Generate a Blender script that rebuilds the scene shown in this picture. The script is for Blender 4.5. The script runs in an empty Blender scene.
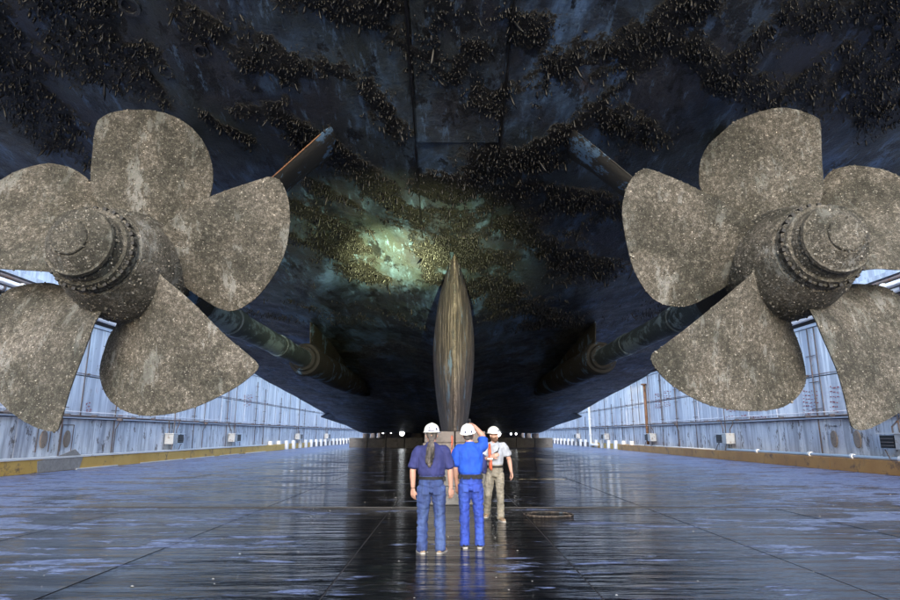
import bpy, bmesh, math, random
import numpy as np
from mathutils import Vector, Matrix, noise
from mathutils.geometry import delaunay_2d_cdt
random.seed(7); rng = np.random.default_rng(7)
SC = bpy.context.scene
COL = SC.collection
R = math.radians

# ------------------------------------------------------------------ camera
CAM = Vector((-0.12, 0.0, 1.65)); PITCH = R(12.6); F = 600.0
cd = bpy.data.cameras.new('camera'); cam = bpy.data.objects.new('camera', cd); COL.objects.link(cam)
cd.sensor_width = 36; cd.lens = 24; cd.clip_end = 3000
cam.location = CAM; cam.rotation_euler = (R(90) + PITCH, 0, 0)
SC.camera = cam
# ------------------------------------------------------------------ light
SUN_EL, SUN_AZ = R(24), R(180)        # sun low behind the photographer, shining up the dock
w = bpy.data.worlds.new('World'); SC.world = w; w.use_nodes = True
wn = w.node_tree; bg = wn.nodes['Background']
sky = wn.nodes.new('ShaderNodeTexSky'); sky.sky_type = 'NISHITA'; sky.sun_disc = False
sky.sun_elevation = SUN_EL; sky.sun_rotation = SUN_AZ
wn.links.new(sky.outputs[0], bg.inputs[0]); bg.inputs[1].default_value = 0.15
sl = bpy.data.lights.new('sun', 'SUN'); sun = bpy.data.objects.new('sun', sl); COL.objects.link(sun)
sl.energy = 0.5; sl.angle = R(20); sl.color = (1.0, 0.96, 0.91)
sun.rotation_euler = (R(90) - SUN_EL, 0, 0)   # light travels towards +Y and down
SC.view_settings.view_transform = 'Standard'; SC.view_settings.look = 'None'
SC.view_settings.gamma = 1; SC.view_settings.exposure = 2.25
SC.render.engine = 'CYCLES'

# ------------------------------------------------------------------ helpers
def ray(x, y):
    dx = x - 450; up = 300 - y
    return Vector((dx, F*math.cos(PITCH) - up*math.sin(PITCH), F*math.sin(PITCH) + up*math.cos(PITCH)))
def at(x, y, Y):
    d = ray(x, y); return CAM + d*(Y - CAM.y)/d.y
def pix(p):
    v = Vector(p) - CAM
    dep = v.y*math.cos(PITCH) + v.z*math.sin(PITCH); up = -v.y*math.sin(PITCH) + v.z*math.cos(PITCH)
    return 450 + F*v.x/dep, 300 - F*up/dep
def tag(o, label=None, cat=None, group=None, kind=None):
    if label: o['label'] = label
    if cat: o['category'] = cat
    if group: o['group'] = group
    if kind: o['kind'] = kind
    return o
def empty(name, loc, label=None, cat=None, group=None, rz=0):
    o = bpy.data.objects.new(name, None); COL.objects.link(o); o.location = loc; o.rotation_euler = (0, 0, rz)
    o.empty_display_size = 0.2
    return tag(o, label, cat, group)
class MB:
    def __init__(s): s.v = []; s.f = []
    def add(s, vs, fs):
        b = len(s.v); s.v += [tuple(p) for p in vs]; s.f += [tuple(i + b for i in q) for q in fs]; return s
    def box(s, x0, x1, y0, y1, z0, z1):
        return s.add([(x, y, z) for z in (z0, z1) for y in (y0, y1) for x in (x0, x1)],
                     [(0,2,3,1), (4,5,7,6), (0,1,5,4), (2,6,7,3), (0,4,6,2), (1,3,7,5)])
    def tube(s, pts, r, n=10, caps=True):
        pts = [Vector(p) for p in pts]; k = len(pts); rs = r if isinstance(r, (list, tuple)) else [r]*k
        vs = []; pu = None
        for i, p in enumerate(pts):
            t = (pts[min(i+1, k-1)] - pts[max(i-1, 0)]).normalized()
            if pu is None: pu = t.orthogonal().normalized()
            u = (pu - t*pu.dot(t)).normalized(); pu = u; q = t.cross(u)
            for j in range(n):
                a = 2*math.pi*j/n; vs.append(p + u*math.cos(a)*rs[i] + q*math.sin(a)*rs[i])
        fs = [(i*n+j, i*n+(j+1)%n, (i+1)*n+(j+1)%n, (i+1)*n+j) for i in range(k-1) for j in range(n)]
        if caps: fs += [tuple(range(n))[::-1], tuple((k-1)*n + j for j in range(n))]
        return s.add(vs, fs)
    def lathe(s, prof, origin, axis, n=32):      # prof: (distance along axis, radius)
        o = Vector(origin); a = Vector(axis).normalized(); u = a.orthogonal().normalized(); q = a.cross(u)
        vs = [o + a*d + (u*math.cos(2*math.pi*j/n) + q*math.sin(2*math.pi*j/n))*max(r, 1e-4) for d, r in prof for j in range(n)]
        k = len(prof)
        fs = [(i*n+j, i*n+(j+1)%n, (i+1)*n+(j+1)%n, (i+1)*n+j) for i in range(k-1) for j in range(n)]
        fs += [tuple(range(n))[::-1], tuple((k-1)*n + j for j in range(n))]
        return s.add(vs, fs)
    def mesh(s, name, mat=None, smooth=False, fix=True):
        m = bpy.data.meshes.new(name); m.from_pydata(s.v, [], s.f)
        if fix:
            b = bmesh.new(); b.from_mesh(m); bmesh.ops.recalc_face_normals(b, faces=b.faces); b.to_mesh(m); b.free()
        if mat: m.materials.append(mat)
        if smooth: m.shade_smooth()
        return m
    def build(s, name, mat, parent=None, smooth=False, bevel=0, fix=True, auto=False):
        return link(name, s.mesh(name, mat, smooth, fix), parent, bevel, auto)
def link(name, mesh, parent=None, bevel=0, auto=False):
    o = bpy.data.objects.new(name, mesh); COL.objects.link(o)
    if parent:
        o.parent = parent
        o.matrix_parent_inverse = Matrix.LocRotScale(parent.location, parent.rotation_euler, None).inverted() if parent.type == 'EMPTY' else Matrix()
    if bevel:
        b = o.modifiers.new('bevel', 'BEVEL'); b.width = bevel; b.segments = 2; b.limit_method = 'ANGLE'
    if auto: mesh.set_sharp_from_angle(angle=R(35)) if hasattr(mesh, 'set_sharp_from_angle') else None
    return o
# geometry of every part is written in world coordinates; parent inverses keep it there.

# ------------------------------------------------------------------ materials
class NT:
    def __init__(s, name):
        s.m = bpy.data.materials.new(name); s.m.use_nodes = True; s.t = s.m.node_tree
        s.p = s.t.nodes['Principled BSDF']; s.g = s.n('ShaderNodeNewGeometry')
        s.pos = s.g.outputs['Position']
    def n(s, typ, **kw):
        x = s.t.nodes.new(typ)
        for k, v in kw.items(): setattr(x, k, v)
        return x
    def l(s, a, b): s.t.links.new(a, b)
    def scaled(s, sc, coord=None):
        m = s.n('ShaderNodeMapping'); m.inputs['Scale'].default_value = sc; s.l(coord or s.pos, m.inputs[0]); return m.outputs[0]
    def noise(s, scale, detail=6, rough=.6, sc=None, coord=None, dist=0):
        x = s.n('ShaderNodeTexNoise'); x.inputs['Scale'].default_value = scale; x.inputs['Detail'].default_value = detail
        x.inputs['Roughness'].default_value = rough; x.inputs['Distortion'].default_value = dist
        s.l(s.scaled(sc, coord) if sc else (coord or s.pos), x.inputs['Vector']); return x.outputs['Fac']
    def voro(s, scale, sc=None, feature='F1', out='Distance'):
        x = s.n('ShaderNodeTexVoronoi', feature=feature); x.inputs['Scale'].default_value = scale
        s.l(s.scaled(sc) if sc else s.pos, x.inputs['Vector']); return x.outputs[out]
    def ramp(s, fac, stops):
        x = s.n('ShaderNodeValToRGB'); e = x.color_ramp.elements
        while len(e) < len(stops): e.new(.5)
        for i, (p, c) in enumerate(stops):
            e[i].position = p; e[i].color = tuple(c) + (1,) if isinstance(c, (tuple, list)) else (c, c, c, 1)
        s.l(fac, x.inputs[0]); return x.outputs[0]
    def mix(s, fac, a, b, mode='MIX'):
        x = s.n('ShaderNodeMix', data_type='RGBA', blend_type=mode)
        for i, v in ((0, fac), (6, a), (7, b)):
            if hasattr(v, 'links'): s.l(v, x.inputs[i])
            elif i == 0: x.inputs[0].default_value = v
            else: x.inputs[i].default_value = tuple(v) + (1,)
        return x.outputs[2]
    def math(s, op, a, b=0):
        x = s.n('ShaderNodeMath', operation=op)
        for i, v in ((0, a), (1, b)):
            if hasattr(v, 'links'): s.l(v, x.inputs[i])
            else: x.inputs[i].default_value = v
        return x.outputs[0]
    def color(s, c): s.l(c, s.p.inputs['Base Color']) if hasattr(c, 'links') else setattr(s.p.inputs['Base Color'], 'default_value', tuple(c) + (1,)); return s
    def rough(s, c): s.l(c, s.p.inputs['Roughness']) if hasattr(c, 'links') else setattr(s.p.inputs['Roughness'], 'default_value', c); return s
    def bump(s, h, dist=.02, strength=1):
        b = s.n('ShaderNodeBump'); b.inputs['Distance'].default_value = dist; b.inputs['Strength'].default_value = strength
        s.l(h, b.inputs['Height']); s.l(b.outputs[0], s.p.inputs['Normal']); return s

def plain(name, c, rough=.6, var=.25, scale=6, bump=.004, metallic=0):
    t = NT(name); n = t.noise(scale, 6, .65)
    t.color(t.mix(t.ramp(n, [(.3, 0.0), (.7, 1.0)]), tuple(v*(1-var) for v in c), tuple(min(1, v*(1+var)) for v in c)))
    t.rough(rough).bump(t.noise(scale*8, 4), bump); t.p.inputs['Metallic'].default_value = metallic
    return t.m

def mat_hull():
    t = NT('fouled_hull_paint')
    a = t.n('ShaderNodeAttribute', attribute_name='foul').outputs['Fac']
    blue = t.noise(.8, 8, .68, sc=(1, .32, 1), dist=.7)
    base = t.ramp(blue, [(.36, (.010, .011, .015)), (.44, (.026, .033, .046)), (.51, (.055, .075, .108)), (.57, (.10, .15, .225)), (.65, (.20, .31, .48))])
    brown = t.ramp(t.noise(.7, 5, .6, sc=(1, .6, 1)), [(.47, 0.0), (.53, 1.0)])
    base = t.mix(t.math('MULTIPLY', brown, .8), base, (.042, .038, .043))
    green = t.ramp(t.noise(.35, 4, .5), [(.46, 0.0), (.58, 1.0)])
    base = t.mix(t.math('MULTIPLY', green, .45), base, (.075, .090, .075))
    scr = t.ramp(t.noise(3.4, 7, .75, sc=(1.6, .25, 1)), [(.56, 0.0), (.64, 1.0)])
    base = t.mix(t.math('MULTIPLY', scr, .6), base, (.20, .30, .42))
    blk = t.ramp(t.noise(1.5, 9, .75, sc=(1, .5, 1)), [(.54, 0.0), (.575, 1.0)])
    base = t.mix(t.math('MULTIPLY', blk, .88), base, (.007, .007, .008))
    rs = t.ramp(t.noise(1.1, 6, .7, sc=(1, .4, 1)), [(.66, 0.0), (.72, 1.0)])
    base = t.mix(t.math('MULTIPLY', rs, .5), base, (.14, .07, .035))
    fl = t.math('ADD', a, t.math('MULTIPLY', t.math('SUBTRACT', t.noise(5, 8, .75), .5), 1.3))
    fm = t.ramp(fl, [(.42, 0.0), (.52, 1.0)])
    sp = t.ramp(t.noise(24, 4, .7), [(.56, (.006, .006, .006)), (.68, (.05, .043, .032)), (.8, (.22, .20, .16))])
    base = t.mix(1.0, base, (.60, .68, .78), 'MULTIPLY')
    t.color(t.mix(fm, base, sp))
    t.rough(t.ramp(t.noise(2, 5), [(.3, .33), (.7, .62)]))
    h = t.math('ADD', t.math('MULTIPLY', t.noise(.7, 4, .5), 1.2), t.math('ADD', t.math('MULTIPLY', fm, .35), t.math('MULTIPLY', t.noise(14, 7, .7), .22)))
    t.bump(h, .12)
    return t.m
def mat_prop():
    t = NT('barnacled_bronze')
    v = t.voro(17, out='Color'); vv = t.n('ShaderNodeSeparateColor'); t.l(v, vv.inputs[0])
    n1 = t.noise(.9, 5, .6); n2 = t.noise(9, 8, .75)
    base = t.ramp(n1, [(.32, (.042, .040, .031)), (.5, (.085, .080, .066)), (.68, (.14, .138, .128))])
    cell = t.ramp(t.noise(13, 8, .85), [(.39, (.009, .009, .007)), (.455, (.055, .052, .041)), (.54, (.12, .115, .10)), (.62, (.36, .35, .32))])
    c = t.mix(.68, base, cell)
    grit = t.ramp(t.noise(38, 6, .8), [(.40, (.45, .45, .45)), (.5, (1, 1, 1)), (.60, (1.6, 1.6, 1.6))])
    c = t.mix(.8, c, grit, 'MULTIPLY')
    spots = t.ramp(t.noise(24, 4, .6), [(.67, 0.0), (.70, 1.0)])
    c = t.mix(spots, c, (.62, .58, .52))
    dark = t.ramp(t.noise(19, 5, .7), [(.345, 1.0), (.375, 0.0)])
    c = t.mix(t.math('MULTIPLY', dark, .8), c, (.025, .022, .018))
    grey = t.math('MULTIPLY', t.ramp(t.noise(2.0, 8, .78, sc=(1.2, 1, .45)), [(.555, 0.0), (.60, 1.0)]), .6)
    c = t.mix(grey, c, (.26, .28, .28))
    c = t.mix(1.0, c, t.ramp(t.noise(1.1, 7, .62, dist=.4), [(.38, (.34, .34, .30)), (.48, (.64, .62, .58)), (.58, (1.0, .95, .92))]), 'MULTIPLY')
    t.color(c).rough(.8)
    t.bump(t.math('ADD', t.noise(26, 7, .75), t.math('MULTIPLY', n2, .8)), .022)
    return t.m
def mat_floor():
    t = NT('wet_steel_deck')
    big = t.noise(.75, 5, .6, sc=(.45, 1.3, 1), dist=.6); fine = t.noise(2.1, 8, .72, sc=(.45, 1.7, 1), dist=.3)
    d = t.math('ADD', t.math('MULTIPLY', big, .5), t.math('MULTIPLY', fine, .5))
    sx = t.n('ShaderNodeSeparateXYZ'); t.l(t.pos, sx.inputs[0]); ax = t.math('ABSOLUTE', sx.outputs[0])      # skylit sides and shaded middle painted in by shifting the random wet patches
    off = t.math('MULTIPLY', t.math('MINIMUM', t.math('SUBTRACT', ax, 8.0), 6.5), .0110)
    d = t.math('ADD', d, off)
    dry_skylit = t.ramp(d, [(.495, 0.0), (.52, 1.0)])
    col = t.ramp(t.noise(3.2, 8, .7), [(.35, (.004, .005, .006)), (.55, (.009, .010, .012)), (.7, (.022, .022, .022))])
    t.color(t.mix(dry_skylit, col, t.mix(t.ramp(t.noise(5, 6, .7), [(.4, 0.0), (.6, 1.0)]), (.08, .10, .18), (.20, .25, .43))))
    t.p.inputs['Specular Tint'].default_value = (.80, .88, 1, 1)
    t.rough(t.ramp(d, [(.40, .03), (.49, .07), (.53, .28), (.62, .42)]))
    strk = t.ramp(t.noise(1.0, 8, .72, sc=(.3, 1.8, 1), dist=.6), [(.44, .9), (.50, .6), (.53, .08)])
    t.l(strk, t.p.inputs['Specular IOR Level']); t.p.inputs['IOR'].default_value = 1.65
    rip = t.noise(1.5, 5, .6, sc=(.30, 2.0, 1)); gr = t.noise(22, 5, .7)
    h = t.math('ADD', t.math('MULTIPLY', rip, .95), t.math('MULTIPLY', t.math('MULTIPLY', gr, dry_skylit), .10))
    h = t.math('ADD', h, t.math('MULTIPLY', d, .25))
    t.bump(h, .05)
    return t.m
def mat_wall():
    t = NT('weathered_pale_blue_paint')
    n = t.noise(.5, 6, .6, sc=(1, 1, .25)); st = t.noise(3.0, 6, .65, sc=(1, 1, .06))
    base = t.ramp(n, [(.36, (.56, .59, .66)), (.5, (.70, .73, .78)), (.64, (.86, .87, .88))])
    base = t.mix(t.math('MULTIPLY', t.ramp(st, [(.42, 1.0), (.56, 0.0)]), .62), base, (.27, .29, .36))
    rust = t.ramp(t.noise(2.2, 8, .72, sc=(1, 1, .5)), [(.61, 0.0), (.66, 1.0)])
    base = t.mix(t.math('MULTIPLY', rust, .7), base, (.13, .085, .06))
    red = t.ramp(t.noise(.9, 8, .8, sc=(1, 1.6, .8)), [(.615, 0.0), (.66, 1.0)])
    base = t.mix(t.math('MULTIPLY', red, .5), base, (.42, .20, .22))
    t.color(base).rough(.55).bump(t.math('ADD', t.noise(.6, 3), t.math('MULTIPLY', t.noise(9, 5), .12)), .05)
    return t.m
def mat_lower():
    t = NT('grimy_blue_grey_paint')
    n = t.noise(.7, 6, .6, sc=(1, 1, .4)); st = t.noise(4.0, 6, .65, sc=(1, 1, .08))
    base = t.ramp(n, [(.36, (.48, .50, .56)), (.5, (.62, .65, .70)), (.64, (.76, .78, .81))])
    base = t.mix(t.math('MULTIPLY', t.ramp(st, [(.4, 1.0), (.55, 0.0)]), .6), base, (.18, .19, .23))
    rust = t.ramp(t.noise(2.6, 8, .72, sc=(1, 1, .45)), [(.57, 0.0), (.61, 1.0)])
    base = t.mix(t.math('MULTIPLY', rust, .8), base, (.07, .045, .03))
    t.color(base).rough(.6).bump(t.math('ADD', t.noise(.8, 3), t.math('MULTIPLY', t.noise(9, 5), .15)), .05)
    return t.m
def mat_worn(name, c1, c2, c3, lo=.55, hi=.62, scale=1.6, rough=.6, sc=(1, 1, 1)):
    t = NT(name); n = t.noise(.7, 6, .6)
    base = t.mix(t.ramp(n, [(.35, 0.0), (.65, 1.0)]), c1, c2)
    w_ = t.ramp(t.noise(scale, 8, .75, sc=sc), [(lo, 0.0), (hi, 1.0)])
    t.color(t.mix(w_, base, c3)).rough(rough).bump(t.noise(12, 6, .7), .015)
    return t.m
def mat_skeg():
    t = NT('scraped_skeg_plating')
    g = t.noise(11, 9, .78, sc=(1.5, 1, .10), dist=.3); n = t.noise(1.2, 5, .6, sc=(1, 1, .5))
    base = t.ramp(g, [(.38, (.018, .015, .014)), (.47, (.06, .048, .040)), (.54, (.13, .105, .088)), (.63, (.27, .235, .20))])
    base = t.mix(t.math('MULTIPLY', t.ramp(n, [(.53, 0.0), (.57, 1.0)]), .7), base, (.04, .042, .045))
    base = t.mix(t.math('MULTIPLY', t.ramp(t.noise(2.6, 7, .7, sc=(1, 1, .4)), [(.60, 0.0), (.63, 1.0)]), .6), base, (.14, .24, .36))
    t.color(base).rough(.55).bump(g, .05)
    return t.m
def mat_cloth(name, c, var=.2, sc=(1, 1, .4), fade=None):
    t = NT(name); n = t.noise(9, 5, .6, sc=sc)
    base = t.mix(t.ramp(n, [(.35, 0.0), (.65, 1.0)]), tuple(v*(1-var) for v in c), tuple(min(1, v*(1+var)) for v in c))
    if fade: base = t.mix(t.math('MULTIPLY', t.ramp(t.noise(5, 5, .6, sc=(1, 1, .3)), [(.5, 0.0), (.7, 1.0)]), .6), base, fade)
    t.color(base).rough(.85).bump(t.noise(160, 2), .002); return t.m
def mat_emit(name, c, e):
    t = NT(name); t.color((.8, .8, .8)); t.p.inputs['Emission Color'].default_value = tuple(c) + (1,); t.p.inputs['Emission Strength'].default_value = e; return t.m

M = dict(
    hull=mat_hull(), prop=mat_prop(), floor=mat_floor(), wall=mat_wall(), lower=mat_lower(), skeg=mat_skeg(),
    cabinet=mat_worn('dirty_white_cabinet', (.42, .43, .43), (.52, .53, .52), (.2, .15, .11), .56, .62, 4),
    ochre=mat_worn('worn_ochre_paint', (.56, .33, .06), (.66, .42, .10), (.16, .10, .06), .56, .66, 1.3),
    brown=mat_worn('rusty_orange_paint', (.36, .18, .05), (.46, .25, .07), (.12, .07, .045), .54, .66, 1.5),
    white=mat_worn('chipped_white_paint', (.68, .68, .66), (.78, .78, .76), (.30, .20, .13), .62, .68, 3),
    pipe=mat_worn('lead_grey_pipe', (.09, .08, .08), (.15, .13, .13), (.14, .07, .04), .5, .65, 3),
    palepipe=mat_worn('pale_blue_pipe', (.50, .55, .65), (.66, .70, .78), (.25, .14, .09), .64, .70, 3),
    dark=plain('dark_opening', (.012, .012, .013)), seam=plain('seam_grime', (.035, .035, .04)),
    patch=plain('bare_concrete', (.30, .28, .25)), rust=mat_worn('rust_scale', (.20, .09, .04), (.30, .15, .07), (.10, .06, .04), .5, .6, 4),
    cover=mat_worn('rusty_cover_plate', (.20, .15, .11), (.28, .22, .17), (.09, .05, .03), .55, .65, 5),
    shaft=mat_worn('shaft_wrapping', (.05, .065, .072), (.085, .11, .12), (.26, .34, .38), .50, .55, 1.1, .5, (1, .8, 1)),
    strut=mat_worn('strut_fouling', (.022, .022, .021), (.045, .043, .04), (.11, .20, .32), .55, .58, .9, .85),
    edge=mat_worn('bare_orange_edge', (.30, .13, .05), (.40, .20, .09), (.10, .08, .06), .55, .65, 3),
    block=mat_worn('keel_block_timber', (.12, .105, .10), (.17, .15, .14), (.08, .07, .07), .5, .62, 3),
    conc=mat_worn('block_concrete', (.09, .09, .09), (.14, .14, .14), (.06, .06, .06), .5, .62, 2),
    mussel=None, barn=None,
    skin=plain('skin', (.42, .24, .18), .5, .12, 14, .001), hair=mat_cloth('grey_hair', (.075, .065, .06), .85, (2, 2, .35)),
    beard=mat_cloth('brown_beard', (.10, .05, .03), .3),
    navy=mat_cloth('navy_cotton', (.018, .023, .105)), royal=mat_cloth('royal_blue_polo', (.008, .065, .44)),
    grey=mat_cloth('pale_grey_cotton', (.33, .36, .42)), denim=mat_cloth('faded_denim', (.022, .042, .14), .4, (1, 1, .3), (.07, .12, .27)),
    denim2=mat_cloth('bright_blue_denim', (.018, .045, .28), .35, (1, 1, .3), (.04, .10, .40)),
    khaki=mat_cloth('khaki_canvas', (.20, .185, .15), .3), leather=plain('black_leather', (.006, .006, .007), .8),
    boot=plain('tan_work_boot', (.24, .17, .11), .7, .3, 12), sole=plain('boot_sole', (.30, .29, .28), .7),
    hat=plain('white_hard_hat_shell', (.78, .78, .76), .3, .04, 5, .0005), stick=plain('dark_hat_sticker', (.03, .04, .10), .4),
    orange=mat_worn('orange_webbing', (.40, .07, .03), (.48, .10, .04), (.08, .03, .03), .5, .58, 14), metal=plain('dark_torch_metal', (.05, .05, .055), .35, .1, 6, .001, .6),
    lens=mat_emit('torch_lens', (.9, 1, .85), 6), lamp=mat_emit('work_lamp_glass', (.9, .95, 1), 2.5), warm=mat_emit('assumed_flood_glass', (1, .85, .6), 6),
    redmark=plain('faded_red_marking', (.33, .10, .11), .6, .4, 8), bluemark=plain('faded_dark_marking', (.12, .14, .24), .6, .4, 8),
    water=plain('harbour_water', (.02, .04, .05), .1), deb=plain('pale_litter', (.38, .37, .34), .7, .3, 3),
)
def mat_mussel():
    t = NT('mussel_shells'); n = t.noise(9, 4, .7)
    t.color(t.ramp(n, [(.45, (.004, .004, .005)), (.60, (.011, .011, .012)), (.68, (.040, .040, .041)), (.78, (.20, .20, .20))])).rough(.45); return t.m
def mat_barn():
    t = NT('barnacle_shells'); n = t.noise(30, 3, .7)
    t.color(t.ramp(n, [(.40, (.025, .023, .019)), (.5, (.09, .084, .070)), (.6, (.20, .19, .165)), (.70, (.55, .53, .48))])).rough(.75); return t.m
M['mussel'] = mat_mussel(); M['barn'] = mat_barn()

# ------------------------------------------------------------------ setting: water, floor
g = MB().add([(-1500, -1500, -3), (1500, -1500, -3), (1500, 1500, -3), (-1500, 1500, -3)], [(0, 1, 2, 3)]).build('harbour_water', M['water'], fix=False)
tag(g, kind='structure')
floor = MB().box(-19.4, 19.4, -16, 206, -2.9, -.007).build('dock_floor', M['seam']); tag(floor, kind='structure')
PW, PL, GAP = 2.9, 9.0, .022
protos = []
for k in range(3):
    mb = MB(); nx, ny = 2, 4; vs = []; fs = []
    hx, hy = PW/2 - GAP/2, PL/2 - GAP/2
    for j in range(ny+1):
        for i in range(nx+1):
            vs.append((-hx + 2*hx*i/nx, -hy + 2*hy*j/ny, random.uniform(-.0015, .0015)))
    for j in range(ny):
        for i in range(nx):
            a = j*(nx+1)+i; fs.append((a, a+1, a+nx+2, a+nx+1))
    b = len(vs); rim = [0, 1, 2, 5, 8, 11, 14, 13, 12, 9, 6, 3]
    for i in rim: vs.append((vs[i][0], vs[i][1], -.02))
    for q in range(12): fs.append((rim[q], b+q, b+(q+1) % 12, rim[(q+1) % 12]))
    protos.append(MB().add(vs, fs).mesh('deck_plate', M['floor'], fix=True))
nfar = 0
for j in range(-2, 21):
    for i in range(-6, 7):
        o = bpy.data.objects.new('deck_plate', random.choice(protos)); COL.objects.link(o); o.parent = floor
        o.location = (i*PW, 14.5 + (j-.5)*PL, random.uniform(-.0015, .0015)); o.rotation_euler = (random.uniform(-.0002, .0002), random.uniform(-.001, .001), 0)

st_ = MB().box(-17.9, 17.9, 14.47, 14.53, -.01, .012).build('cover_strip', M['seam'], floor)
# ------------------------------------------------------------------ dock walls
ORD = ['first', 'second', 'third', 'fourth', 'fifth', 'sixth', 'seventh', 'eighth', 'ninth', 'tenth', 'eleventh', 'twelfth']
WX = 18.55
def wall(side):
    s = side; nm = 'left' if s < 0 else 'right'
    root = empty('dock_wall', (s*WX, 90, 0), ('pale blue steel dock wall with ochre kerb, left of the ship' if s < 0 else
                 'pale blue steel dock wall with red scuffs and rusty kerb, right of the ship'), 'wall')
    def bx(a, b, y0, y1, z0, z1): return MB().box(min(s*a, s*b), max(s*a, s*b), y0, y1, z0, z1)
    bx(WX+.06, WX+.9, -14, 204, 0, 17).build('wall_backing', M['seam'], root)
    rows = [(.0, 2.36, .00, M['lower']), (2.52, 4.48, .05, M['wall']), (4.53, 7.0, .05, M['wall']), (8.35, 16.8, .0, M['wall'])]
    for (z0, z1, off, m) in rows:
        L = 4.4
        for k in range(48):
            y = -13.5 + k*L + (1.1 if z0 > 4 else 0)
            e = random.uniform(-.008, .008)
            if y + L > 204: continue
            # a plate slightly dished between its stiffeners
            a = s*(WX - off + e); vs = []
            for q, (yy, dz) in enumerate(((y+.012, 0), (y+L*.5, .03), (y+L-.012, 0))):
                vs += [(a + s*dz, yy, z0), (a + s*dz, yy, z1)]
            b_ = s*(WX + .05)
            vs += [(b_, y+.012, z0), (b_, y+.012, z1), (b_, y+L-.012, z0), (b_, y+L-.012, z1)]
            MB().add(vs, [(0, 1, 3, 2), (2, 3, 5, 4), (6, 7, 1, 0), (4, 5, 9, 8), (0, 2, 4, 8, 6), (1, 7, 9, 5, 3)]).build('wall_panel', m, root)
    bx(WX-.20, WX+.055, -14, 204, 2.40, 2.47).build('ledge', M['palepipe'], root)
    bx(WX-.12, WX+.055, -14, 204, 7.03, 7.18).build('ledge', M['palepipe'], root)
    bx(WX-.30, WX+.055, -14, 204, 8.12, 8.32).build('ledge', M['wall'], root)
    # stiffener ribs and weld lines
    mbr = MB()
    y = 16.0
    while y < 200:
        rib = MB().box(min(s*(WX-.09), s*(WX-.052)), max(s*(WX-.09), s*(WX-.052)), y, y+.05, 2.53, 6.98); rib.build('stiffener', M['pipe'] if random.random() < .4 else M['palepipe'], root); y += random.choice((2.2, 3.3, 4.4))
    # oval access covers
    for yy in ((27.9, 29.6) if s < 0 else (29.9, 28.2)):
        cv = MB().lathe([(0, .30), (.03, .30), (.045, .27), (.05, 0)], (s*(WX-.01), yy, 1.42), (-s, 0, 0), 20)
        cv.v = [(x, yy + (v-yy)*.85, 1.42 + (z-1.42)*1.35) for x, v, z in cv.v]
        cvo = cv.build('access_cover', M['cover'], root)
        fr = MB()
        for (a, b, c, d) in ((yy-.45, yy-.42, .85, 2.1), (yy+.42, yy+.45, .85, 2.1), (yy-.42, yy+.42, 2.07, 2.1)):
            if s < 0: fr.box(min(s*(WX-.03), s*WX), max(s*(WX-.03), s*WX), a, b, c, d)
            else: fr.box(min(s*(WX-.03), s*WX), max(s*(WX-.03), s*WX), yy-.3 if a < yy else yy+.05, yy-.05 if a < yy else yy+.3, 2.02, 2.05)
        fr.build('cover_frame', M['pipe'], cvo)
    # faded markings
    mk = MB()
    def strokes(px, py, w_, h_, rows_, m=None):
        for r_ in range(rows_):
            x_ = px
            while x_ < px + w_:
                L_ = random.uniform(.8, 3.0); yy = py + h_*r_/max(1, rows_-1) + random.uniform(-.8, .8)
                d = ray(x_, yy); t_ = (s*(WX-.0605) - CAM.x)/d.x; p = CAM + d*t_
                d2 = ray(x_+L_*.9, yy + random.uniform(-.6, .6)); t2 = (s*(WX-.0605) - CAM.x)/d2.x; q = CAM + d2*t2
                hh = random.uniform(.03, .08)
                mk.add([(s*(WX-.0605), p.y, p.z), (s*(WX-.0605), q.y, q.z), (s*(WX-.0605), q.y, q.z+hh), (s*(WX-.0605), p.y, p.z+hh)], [(0, 1, 2, 3)])
                x_ += L_ + random.uniform(.3, 1.5)
    if s > 0:
        strokes(803, 392, 14, 22, 7); strokes(830, 388, 9, 24, 6); strokes(655, 394, 5, 14, 9); strokes(664, 392, 6, 14, 8); strokes(726, 405, 40, 12, 3)
    else:
        strokes(244, 396, 7, 10, 7); strokes(86, 404, 4, 8, 5)
    mk.build('red_marking', M['redmark'], root)
    # kerb
    kr = empty('kerb', (s*WX, 40, 0), ('yellow ochre kerb with white edges along the foot of the left wall' if s < 0 else
               'rusty orange kerb under a white pipe along the foot of the right wall'), 'kerb')
    KX = 17.95; km = M['ochre'] if s < 0 else M['brown']; KH = .60
    y = -13.0
    while y < 60:
        bx(KX, WX-.005, y, y+6.06, 0, KH-.03 + random.uniform(-.004, .004)).build('kerb_segment', km, kr, bevel=.015); y += 6.08
    y = -13.0
    while y < 59:
        L = 6.08
        if s < 0:
            bx(KX-.03, WX-.02, y, y+L-.02, KH-.025, KH+.055).build('kerb_cap', M['white'], kr)
            if random.random() < .8: bx(KX-.05, KX-.002, y+.1, y+L*random.uniform(.6, .97), .005, .05).build('kerb_strip', M['white'], kr)
        y += L
    # far end of the kerb: white buttresses with dark pockets between them
    y = 62.5
    for k in range(44):
        bt = empty('buttress', (s*KX, y, 0), None, None)
        tag(bt, (ORD[k] + ' short white buttress beyond the end of the ' + ('ochre' if s < 0 else 'rusty') + ' kerb, ' + nm + ' wall') if k < 12 else ('short white painted buttress at the foot of the left dock wall, past the ochre kerb' if s < 0 else 'short white painted buttress at the foot of the right dock wall, past the rusty kerb'),
            'buttress', 'white buttresses along the ' + nm + ' wall')
        MB().box(min(s*(KX+.22), s*(WX-.01)), max(s*(KX+.22), s*(WX-.01)), y, y+.5, 0, .95).build('post', M['white'], bt, bevel=.02)
        MB().box(min(s*(KX+.3), s*(WX-.01)), max(s*(KX+.3), s*(WX-.01)), y+.51, y+2.2, 0, .6).build('kerb_block', M['ochre'] if k < 6 else M['pipe'], bt)
        y += 3.05
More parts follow.
